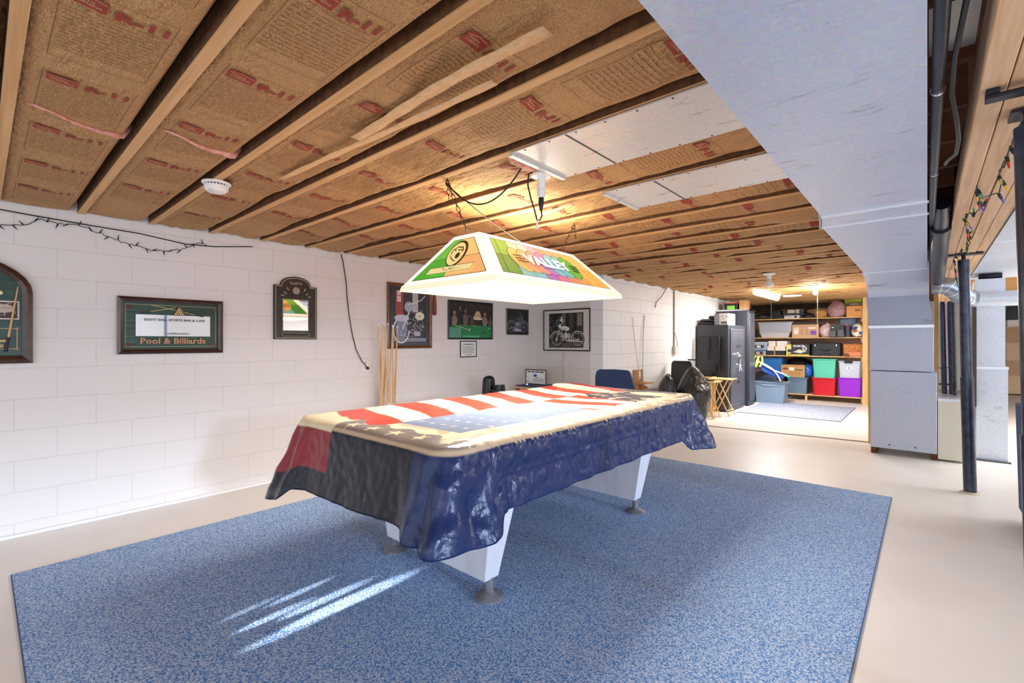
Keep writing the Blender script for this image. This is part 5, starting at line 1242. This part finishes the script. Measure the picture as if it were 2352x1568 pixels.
tag(B(M('shade_bag', '1A1A20', .4, bump=(20, .8, .02))).blob((-2.2, 12.42, .80), (.24, .10, .12), .12, 8, 4, 6, .60).build('dark_bag', smooth=True), 'dark bag in shade behind the brown printed carton', 'bag')
# shelf C
ZC = .976
def clearbin(u0, v0, u1, v1, y, z0, lid, label, sticker):
    x0 = at(u0, v0, y=y).x; x1 = at(u1, v0, y=y).x; zt = at(u0, v0, y=y).z; cx = (x0+x1)/2; w = x1-x0
    t = thing('clear_bin', (cx, y+.2, z0), label, 'storage bin')
    B(M('cloudy_plastic', 'AEB8C6', .25)).taper(cx, y+.2, z0, zt-.02, w*.9, .36, w*.96, .4, .02).build('tub', t, smooth='auto')
    B(M('lid_'+lid, lid, .35)).taper(cx, y+.2, zt-.025, zt, w, .42, w*.98, .41, .02).build('lid', t, smooth='auto')
    A = Art((cx, y-.006, (z0+zt)/2-.01), UX, ZZ, NY, .001); A.rect(-w*.3, -.035, w*.3, .03, '2E3440'); A.rect(-w*.1, -.03, w*.12, .02, sticker); A.scribble(-w*.35, -.03, w*.35, .02, 10, '5A6478', .006, 3); A.build('contents_print', t)
    return t
clearbin(1722, 803, 1760, 817, YS+.01, ZC, '3A6EA8', 'lower cloudy bin with blue lid at the left of the middle shelf', 'E8B8A8')
zc2 = at(1722, 803, y=YS+.01).z+.001
clearbin(1722, 785, 1763, 801, YS+.01, zc2, 'B4C2D4', 'upper cloudy bin with grey lid stacked at the left of the middle shelf', 'F4F4F0')
def blk(A, w, h): A.line([(w*.05, h*.8), (w*.95, h*.8)], h*.04, '3A3C44'); A.rect(w*.38, 0, w*.46, h, 'B8824A')
carton(1762, 805, 1803, 819, YS, ZC, '26282E', 'black carton with tan strap under the white cartons', prints=blk)
zb = at(1782, 805, y=YS).z+.001
def wht(A, w, h): A.line([(0, h*.5), (w, h*.5)], h*.04, 'B8AFA4'); A.rect(w*.38, 0, w*.46, h, 'C08A50'); A.line([(w*.08, h*.75), (w*.3, h*.75)], h*.08, 'C8BFB4')
carton(1762, 795, 1804, 804, YS, zb, 'EDE6DA', 'lower white carton with tan strap on the middle shelf', prints=wht)
zb2 = at(1782, 795, y=YS).z+.001
carton(1765, 783, 1808, 795, YS+.02, zb2, 'F0EAE0', 'upper white carton with tan strap, top of the pile on the middle shelf', prints=wht)
def saw(A, w, h):
    A.rect(0, 0, w*.06, h, 'E8D24A'); A.rect(w*.02, h*.55, w*.22, h*.98, 'E8D24A'); A.disc(w*.12, h*.70, w*.08, 'F4EEE0'); A.disc(w*.12, h*.70, w*.03, 'B05A30')
    A.rect(w*.28, h*.70, w*.86, h*.95, '5A5C60'); A.dashes(w*.32, w*.82, h*.84, h*.08, 'F4F4F0', 3); A.poly([(w*.28, h*.30), (w*.62, h*.18), (w*.90, h*.38), (w*.55, h*.55)], 'B8BCC0'); A.poly([(w*.42, h*.36), (w*.60, h*.28), (w*.76, h*.38), (w*.58, h*.48)], 'E8DFA8')
    A.disc(w*.80, h*.62, w*.10, 'D0D2D6'); A.disc(w*.80, h*.62, w*.05, '3A3C40'); A.rect(0, 0, w, h*.10, 'E8D24A'); A.disc(w*.14, h*.22, w*.08, 'F0E8A0', ry=h*.06)
carton(1806, 790, 1859, 820, YS-.01, ZC, '33353A', 'black and yellow tool carton with pictures on the middle shelf', prints=saw)
# suitcase
x0, _, x1, _ = rectat(1862, 786, 1931, 819, YS-.02); zt = at(1896, 787, y=YS-.02).z
t = thing('black_suitcase', ((x0+x1)/2, YS+.2, ZC), 'black fabric suitcase lying on its side on the middle shelf', 'suitcase')
m_case = M('suitcase_cloth', '23252B', .6, bump=(200, .3, .002))
B(m_case).taper((x0+x1)/2, YS+.2, ZC, zt, x1-x0, .40, x1-x0-.03, .38, .05).build('body', t, bevel=.015)
B(M('suitcase_trim', '4A4D55', .4)).tube([(x0+.03, YS-.005, ZC+.02), (x0+.03, YS-.005, zt-.03), (x1-.03, YS-.005, zt-.03), (x1-.03, YS-.005, ZC+.02)], .004, 6).build('piping', t, smooth='auto')
xm = (x0+x1)/2
B(m_black).tube([(xm-.09, YS, ZC+.15), (xm-.06, YS-.03, ZC+.125), (xm+.06, YS-.03, ZC+.125), (xm+.09, YS, ZC+.15)], .010, 8).build('carry_handle', t, smooth='auto')
B(m_black).tube([(xm-.08, YS-.01, ZC+.005), (xm-.08, YS-.012, ZC+.05), (xm+.08, YS-.012, ZC+.05), (xm+.08, YS-.01, ZC+.005)], .009, 8).build('pull_handle', t, smooth='auto')
for s_ in (-1, 1): B(m_chrome).box(xm+s_*.19-.01, YS-.008, zt-.075, xm+s_*.19+.01, YS, zt-.035).build('buckle', t)
def puz(A, w, h): A.scribble(w*.05, h*.1, w*.95, h*.9, 50, '8A4A20', .008, 14); A.rect(0, h*.94, w, h, '7A4420')
carton(1938, 789, 1982, 812, YS+.06, ZC, 'D88A44', 'orange brown picture carton by the corner post on the middle shelf', prints=puz, d=.2)
tag(B(M('orange_cloth', 'E08A62', .8)).blob((at(1962, 812, y=YS+.02).x, YS+.01, ZC+.045), (.16, .05, .06), .2, 12, 4, 2, ZC+.0).build('orange_cloth', smooth=True), 'crumpled orange cloth in front of the picture carton', 'cloth')
tag(B(M('brown_mesh', '7A4A28', .8)).blob((at(1944, 815, y=YS).x, YS-.02, ZC+.025), (.06, .035, .032), .25, 18, 4, 9, ZC+.0).build('brown_pouch', smooth=True), 'little brown pouch at the left of the orange cloth', 'pouch')
# shelf B
ZB = 1.376
clear = tote(1742, 762, 1816, 775, YS-.0, ZB, 'C9C7C8', 'shallow pale clear tote below the grey tote on the second shelf', panel=False)
zz = at(1780, 762, y=YS).z+.001
tote(1738, 739, 1822, 760, YS-.02, zz, 'AEB2BC', 'wide light grey tote stacked on the pale clear tote', taper=.88, panel=False)
tag(B(M('dark_cloth', '2A2B31', .8, bump=(20, .6, .01))).blob((at(1728, 760, y=YS+.1).x, YS+.15, ZB+.085), (.10, .14, .13), .2, 8, 4, 12, ZB).build('folded_dark_cloth', smooth=True), 'heap of dark cloth at the left end of the second shelf', 'cloth')
def brn(A, w, h):
    A.rect(w*.07, h*.45, w*.27, h*.78, 'E6D3C0'); A.rect(w*.08, h*.25, w*.24, h*.55, 'F0EAE2'); A.rect(w*.62, h*.66, w*.90, h*.78, 'F0ECE4'); A.rect(w*.70, h*.18, w*.92, h*.52, '8A4AB8'); A.text('FWCJA', w*.81, h*.35, w*.17, h*.10, '3A1A5A', .02)
    for i in range(3): A.line([(w*.34, h*(.52-.14*i)), (w*.42, h*(.52-.14*i))], h*.03, '4A3420', up=False); A.line([(w*.52, h*(.52-.14*i)), (w*.62, h*(.52-.14*i))], h*.03, '4A3420', up=False)
carton(1819, 745, 1880, 777, YS-.01, ZB, 'CDA37C', 'large brown carton with white and purple labels on the second shelf', prints=brn)
tag(B(M('flat_dark_box', '3A322E', .7)).box(at(1822, 740, y=YS).x, YS, at(1850, 745, y=YS-.01).z+.002, at(1895, 740, y=YS).x, YS+.3, at(1850, 740, y=YS).z).build('flat_box'), 'flat dark box lying on the brown carton with purple label', 'box')
tag(B(M('pink_liner', 'E3C9C6', .35, bump=(24, .7, .02))).blob((at(1898, 757, y=YS+.1).x, YS+.12, ZB+.145), (.125, .13, .16), .10, 9, 5, 5, ZB, top=.6).build('pale_pink_bag', smooth=True), 'pale pink knotted plastic bag on the second shelf', 'bag')
t = thing('grey_backpack', (at(1922, 760, y=YS).x, YS, ZB), 'grey backpack with pockets on the second shelf', 'backpack')
xa = at(1904, 760, y=YS-.03).x; xb = at(1941, 760, y=YS-.03).x; m_bp = M('backpack_cloth', '4A4A50', .8, bump=(60, .4, .004))
B(m_bp).taper((xa+xb)/2, YS+.05, ZB, ZB+.255, xb-xa, .22, (xb-xa)*.85, .18, .05).build('main_bag', t, smooth='auto')
B(M('backpack_light', '62626A', .8)).taper((xa+xb)/2-.07, YS-.09, ZB+.01, ZB+.13, .13, .06, .11, .05, .02).build('pocket', t, smooth='auto')
B(M('backpack_light', '62626A', .8)).taper((xa+xb)/2+.07, YS-.09, ZB+.01, ZB+.15, .12, .06, .10, .05, .02).build('pocket', t, smooth='auto')
B(M('tag_white', 'ECECEC', .5)).box((xa+xb)/2-.09, YS-.062, ZB+.19, (xa+xb)/2-.05, YS-.055, ZB+.21).build('tag_patch', t)
t = thing('navy_bottle_bag', (at(1947, 760, y=YS).x, YS+.02, ZB), 'dark navy bag with red cap between backpack and floral bag', 'bag')
xc = at(1947, 760, y=YS).x
B(M('navy_bag', '28324A', .5)).taper(xc, YS+.05, ZB, ZB+.24, .10, .14, .10, .12, .03).build('bag', t, smooth='auto')
B(M('red_cap', 'C82438', .4)).box(xc-.06, YS, ZB+.241, xc+.02, YS+.06, ZB+.265).build('red_cap', t, bevel=.004)
tote(1925, 729, 1968, 748, YS+.22, ZB, '4A6A94', 'slate blue tote behind the backpack and floral bag', d=.3, panel=False)
m_fl = bpy.data.materials.new('floral_print'); m_fl.use_nodes = True
N = m_fl.node_tree.nodes; L = m_fl.node_tree.links; vv = N.new('ShaderNodeTexVoronoi'); vv.inputs['Scale'].default_value = 16; g = N.new('ShaderNodeNewGeometry'); L.new(g.outputs['Position'], vv.inputs['Vector'])
cr = N.new('ShaderNodeValToRGB'); cr.color_ramp.interpolation = 'CONSTANT'; e = cr.color_ramp.elements; e[0].color = (*sr('EDE2CC'), 1); e[1].position = .45; e[1].color = (*sr('2A4FA8'), 1); q = e.new(.62); q.color = (*sr('E9DDC4'), 1); q = e.new(.82); q.color = (*sr('C8643A'), 1)
se = N.new('ShaderNodeSeparateColor'); L.new(vv.outputs['Color'], se.inputs[0]); L.new(se.outputs[0], cr.inputs[0]); L.new(cr.outputs[0], N['Principled BSDF'].inputs['Base Color']); N['Principled BSDF'].inputs['Roughness'].default_value = .8
tag(B(m_fl).blob((at(1969, 757, y=YS).x-.0, YS+.02, ZB+.13), (.095, .11, .145), .08, 8, 4, 7, ZB).build('floral_bag', smooth=True), 'cream and blue floral print bag against the corner post', 'bag')
# shelf A
ZA = 1.796
t = thing('black_camera_bag', (at(1748, 720, y=YS).x, YS+.1, ZA), 'black gear bag with straps at the left of the top shelf', 'bag')
B(m_fold).blob((at(1745, 722, y=YS).x, YS+.1, ZA+.05), (.22, .12, .07), .3, 9, 4, 3, ZA).build('bag', t, smooth=True)
B(m_black).tube([(at(1732, 718, y=YS).x, YS-.01, ZA+.03), (at(1745, 718, y=YS).x, YS-.03, ZA+.11), (at(1760, 718, y=YS).x, YS-.01, ZA+.03)], .008, 6).build('strap', t, smooth='auto')
def pair(A, w, h): A.rect(w*.30, h*.35, w*.62, h*.85, 'C8BFAE'); A.scribble(w*.3, h*.2, w*.95, h*.9, 26, '8A8478', .006, 2); A.rect(w*.66, h*.3, w*.80, h*.9, 'B4AC9E')
def wpr(A, w, h): A.line([(w*.08, h*.6), (w*.5, h*.6)], h*.2, '5A6A88'); A.disc(w*.75, h*.5, w*.12, '3A4A30', ry=h*.35); A.rect(w*.02, h*.7, w*.1, h*.9, 'C83030')
carton(1801, 724, 1836, 732, YS-.01, ZA, 'D8DEE2', 'flat white printed carton under the black electronics box', prints=wpr)
za = at(1818, 724, y=YS-.01).z+.001
carton(1793, 709, 1847, 723, YS-.0, za, '2A2A2C', 'black electronics box with pictures on the top shelf', prints=pair)
tag(B(m_black).box(at(1772, 720, y=YS).x, YS, ZA, at(1799, 720, y=YS).x, YS+.2, at(1785, 712, y=YS).z).build('black_console', bevel=.015), 'black boxy device left of the printed electronics box', 'device')
tag(B(m_fold).blob((at(1858, 725, y=YS).x, YS+.08, ZA+.04), (.09, .09, .065), .3, 11, 4, 15, ZA).build('black_cloth', smooth=True), 'small heap of black cloth left of the woven basket', 'cloth')
t = thing('woven_basket', (at(1883, 720, y=YS).x, YS+.1, ZA), 'tan woven basket with dry stems under the glowing bulb', 'basket')
xb_ = at(1883, 720, y=YS).x; m_bk = M('wicker', 'C98F45', .7, nz=(60, '9A652A'), bump=(60, .8, .01))
B(m_bk).lathe([(.085, 0), (.10, .05), (.105, .13), (.11, .15), (.10, .15), (.095, .14)], (xb_, YS+.1, ZA), 24).build('basket_body', t, smooth='auto')
for i in range(14):
    a0, a1 = 2*math.pi*i/14, 2*math.pi*(i+1)/14
    for (p, q) in ((a0, a1), (a1, a0)): B(m_wood).tube([(xb_+.105*math.cos(p), YS+.1+.105*math.sin(p), ZA+.02), (xb_+.111*math.cos(q), YS+.1+.111*math.sin(q), ZA+.13)], .004, 5).build('weave', t)
for i in range(7): a0 = i*.9; B(M('dry_stem', 'A88A60', .8)).tube([(xb_+.03*math.cos(a0), YS+.1+.03*math.sin(a0), ZA+.02), (xb_+.10*math.cos(a0), YS+.1+.08*math.sin(a0), ZA+.25+.02*(i % 3))], [.006, .001], 5).build('stem', t)
tag(B(M('mauve_liner', 'B08A90', .3, bump=(24, .9, .02))).blob((at(1921, 710, y=YS).x, YS+.14, ZA+.165), (.18, .16, .19), .12, 8, 5, 21, ZA, top=.6).build('mauve_bag', smooth=True), 'large mauve plastic bag on the top shelf beside the basket', 'bag')
def tops(A, w, h): A.text('TOPS', w*.72, h*.6, w*.35, h*.22, '3A2414', .03, rot=math.pi)
carton(1944, 702, 1981, 725, YS-.01, ZA, 'D99A58', 'orange brown carton with upside down lettering on the top shelf', prints=tops)
zx = at(1962, 702, y=YS-.01).z+.001
tag(B(M('olive_liner', '8A8468', .4, bump=(24, .8, .02))).blob((at(1964, 697, y=YS).x, YS+.12, zx+.035), (.13, .12, .05), .15, 10, 4, 31, zx).build('olive_bag', smooth=True), 'olive plastic bag lying on the orange brown carton', 'bag')
tag(B(M('lime_cloth', 'B8CC3A', .6)).box(at(1938, 688, y=YS+.3).x, YS+.32, ZA, at(1978, 688, y=YS+.3).x, YS+.40, at(1960, 681, y=YS+.3).z).build('lime_panel', bevel=.01), 'lime green panel behind the olive bag at the top right of the shelf', 'panel')

# stroller standing in the floor tote area
t = thing('baby_stroller', (-2.70, 10.7, 0), 'folded white and blue stroller with lime loops behind the floor tote', 'stroller')
m_wt = M('white_tube', 'E8EEF0', .3); m_lime = M('lime_fabric', 'BCE07A', .7); m_sb = M('blue_seat_fabric', '2350A8', .7)
ys_ = 10.72
Q = lambda u, v, dy=0: at(u, v, y=ys_+dy)
for dy in (0, .22):
    B(m_wt).tube([Q(1738, 827, dy), Q(1755, 838, dy), Q(1776, 850, dy), Q(1796, 857, dy), Q(1811, 864, dy)], .013, 8).build('frame_tube', t, smooth='auto')
    B(m_wt).tube([Q(1740, 829, dy), Q(1756, 836, dy), Q(1773, 846, dy), Q(1785, 860, dy), Q(1793, 875, dy)], .013, 8).build('frame_tube', t, smooth='auto')
for du in (0, 9): B(m_lime).tube([Q(1727+du, 843), Q(1729+du, 828), Q(1735+du, 818), Q(1741+du, 819), Q(1742+du, 830), Q(1736+du, 842)], .020, 8).build('lime_loop', t, smooth='auto')
B(m_sb).prism([(0, 0), (.30, -.12), (.44, -.22), (.40, -.30), (.22, -.24), (.02, -.14)], Q(1745, 836, .04), (1, 0, 0), (0, 0, 1), (0, 1, 0), .16).build('seat_fabric', t, bevel=.02)
B(M('teal_cap', '3AB8A8', .4)).tube([Q(1806, 862), Q(1813, 866)], .02, 10).build('foot_cap', t, smooth='auto')
B(m_wt).tube([Q(1722, 868), Q(1728, 890), Q(1730, 905)], .012, 8).build('wheel_leg', t, smooth='auto')
wc = at(1727, 907, y=10.62); wc.z = .07
B(m_black).lathe([(.07, -.012), (.07, .012)], wc, 24, (0, 1, 0)).build('tyre', t, smooth='auto')
hub = B(m_wt).lathe([(.055, -.016), (.055, -.0125)], wc, 24, (0, 1, 0)).build('wheel_rim', t)
for i in range(5): B(m_black).lathe([(.011, -.0185), (.011, -.016)], wc+Vector((.034*math.cos(i*1.257), 0, .034*math.sin(i*1.257))), 10, (0, 1, 0)).build('rim_hole', hub)
tg2 = tag(B(M('charcoal_seat', '33405A', .7)).prism([(0, 0), (.36, 0), (.34, .09), (.24, .15), (.12, .15), (.03, .09)], (at(1742, 875, y=11.35).x, 11.45, .40), (1, 0, 0), (0, 0, 1), (0, -1, 0), .1).box(-2.9, 11.32, 0, -2.5, 11.6, .40).build('slate_car_seat', bevel=.02), 'slate blue child seat peeking over the floor tote', 'child seat')

# ------------------------------------------------------------------ far ceiling lights
f1 = at(1767, 628, z=2.175)
t = thing('bare_bulb_holder', f1, 'unlit white bulb in a ceiling holder over the storage opening', 'lamp')
B(m_white).lathe([(.075, 0), (.07, -.015), (.03, -.03), (.026, -.07)], f1, 24).build('holder', t, smooth='auto')
B(M('bulb_white', 'F4F4F0', .2)).lathe([(.02, -.07), (.03, -.09), (.045, -.12), (.048, -.145), (.038, -.17), (.015, -.182)], f1, 20).build('bulb', t, smooth='auto')
B(m_wt).tube([f1+Vector((.0, .1, -.01)), f1+Vector((.0, .1, -.62))], .0015, 5).build('pull_string', t)
fb = Vector((-1.38, 9.1, 2.172))
t = thing('glowing_bulb', fb, 'glowing bare bulb in a ceiling holder near the storage shelf', 'lamp')
B(m_white).lathe([(.06, 0), (.055, -.015), (.03, -.03)], fb, 24).build('holder', t, smooth='auto')
B(M('lit_bulb', 'FFF4DC', .3, emit=40, ecol='FFE8C0')).lathe([(.02, -.03), (.032, -.055), (.04, -.08), (.03, -.11), (.008, -.12)], fb, 20).build('bulb', t, smooth='auto')
B(m_white).tube([fb+Vector((-.02, -.06, -.02)), fb+Vector((-.14, -.30, -.01))], .012, 8).build('conduit_stub', t, smooth='auto')
B(m_wt).tube([fb+Vector((.03, 0, -.03)), fb+Vector((.03, 0, -.75))], .0015, 5).build('pull_string', t)
lamp('bulb_light', 'POINT', fb+Vector((0, 0, -.2)), 55, (1, .86, .66), shadow_soft_size=.06)
fa, fb2 = at(1735, 667, z=2.14), at(1786, 682, z=2.14)
t = thing('fluorescent_ceiling_light', (fa+fb2)/2, 'lit long fluorescent lens light under the storage ceiling', 'lamp')
B(m_white).bar(fa+Vector((0, 0, .03)), fb2+Vector((0, 0, .03)), .14, .02).build('housing', t)
B(M('lit_lens', 'FFFFFF', .3, emit=12)).tube([fa+Vector((0, 0, -.01)), fa.lerp(fb2, .04)+Vector((0, 0, -.02)), fa.lerp(fb2, .96)+Vector((0, 0, -.02)), fb2+Vector((0, 0, -.01))], [.03, .055, .055, .03], 14).build('lens', t, smooth='auto')
lamp('fluorescent_light', 'AREA', (fa+fb2)/2+Vector((0, 0, -.09)), 85, (.97, .98, 1), rot=(0, 0, 0), shape='RECTANGLE', size=.3, size_y=1.2)
fd = at(1820, 678, z=2.16)
t = thing('flat_ceiling_disc', fd, 'flat pale round ceiling cover between the tube light and the bulb', 'ceiling cover')
B(m_white).lathe([(.16, 0), (.15, -.02), (.08, -.03)], fd, 28).build('cover', t, smooth='auto')
lamp('rear_room_fill', 'AREA', (3.0, 8.2, 2.1), 330, (.95, .97, 1), rot=(0, 0, 0), shape='RECTANGLE', size=2.4, size_y=4.4)  # added fill without a fixture, whitens the floor around the furnace
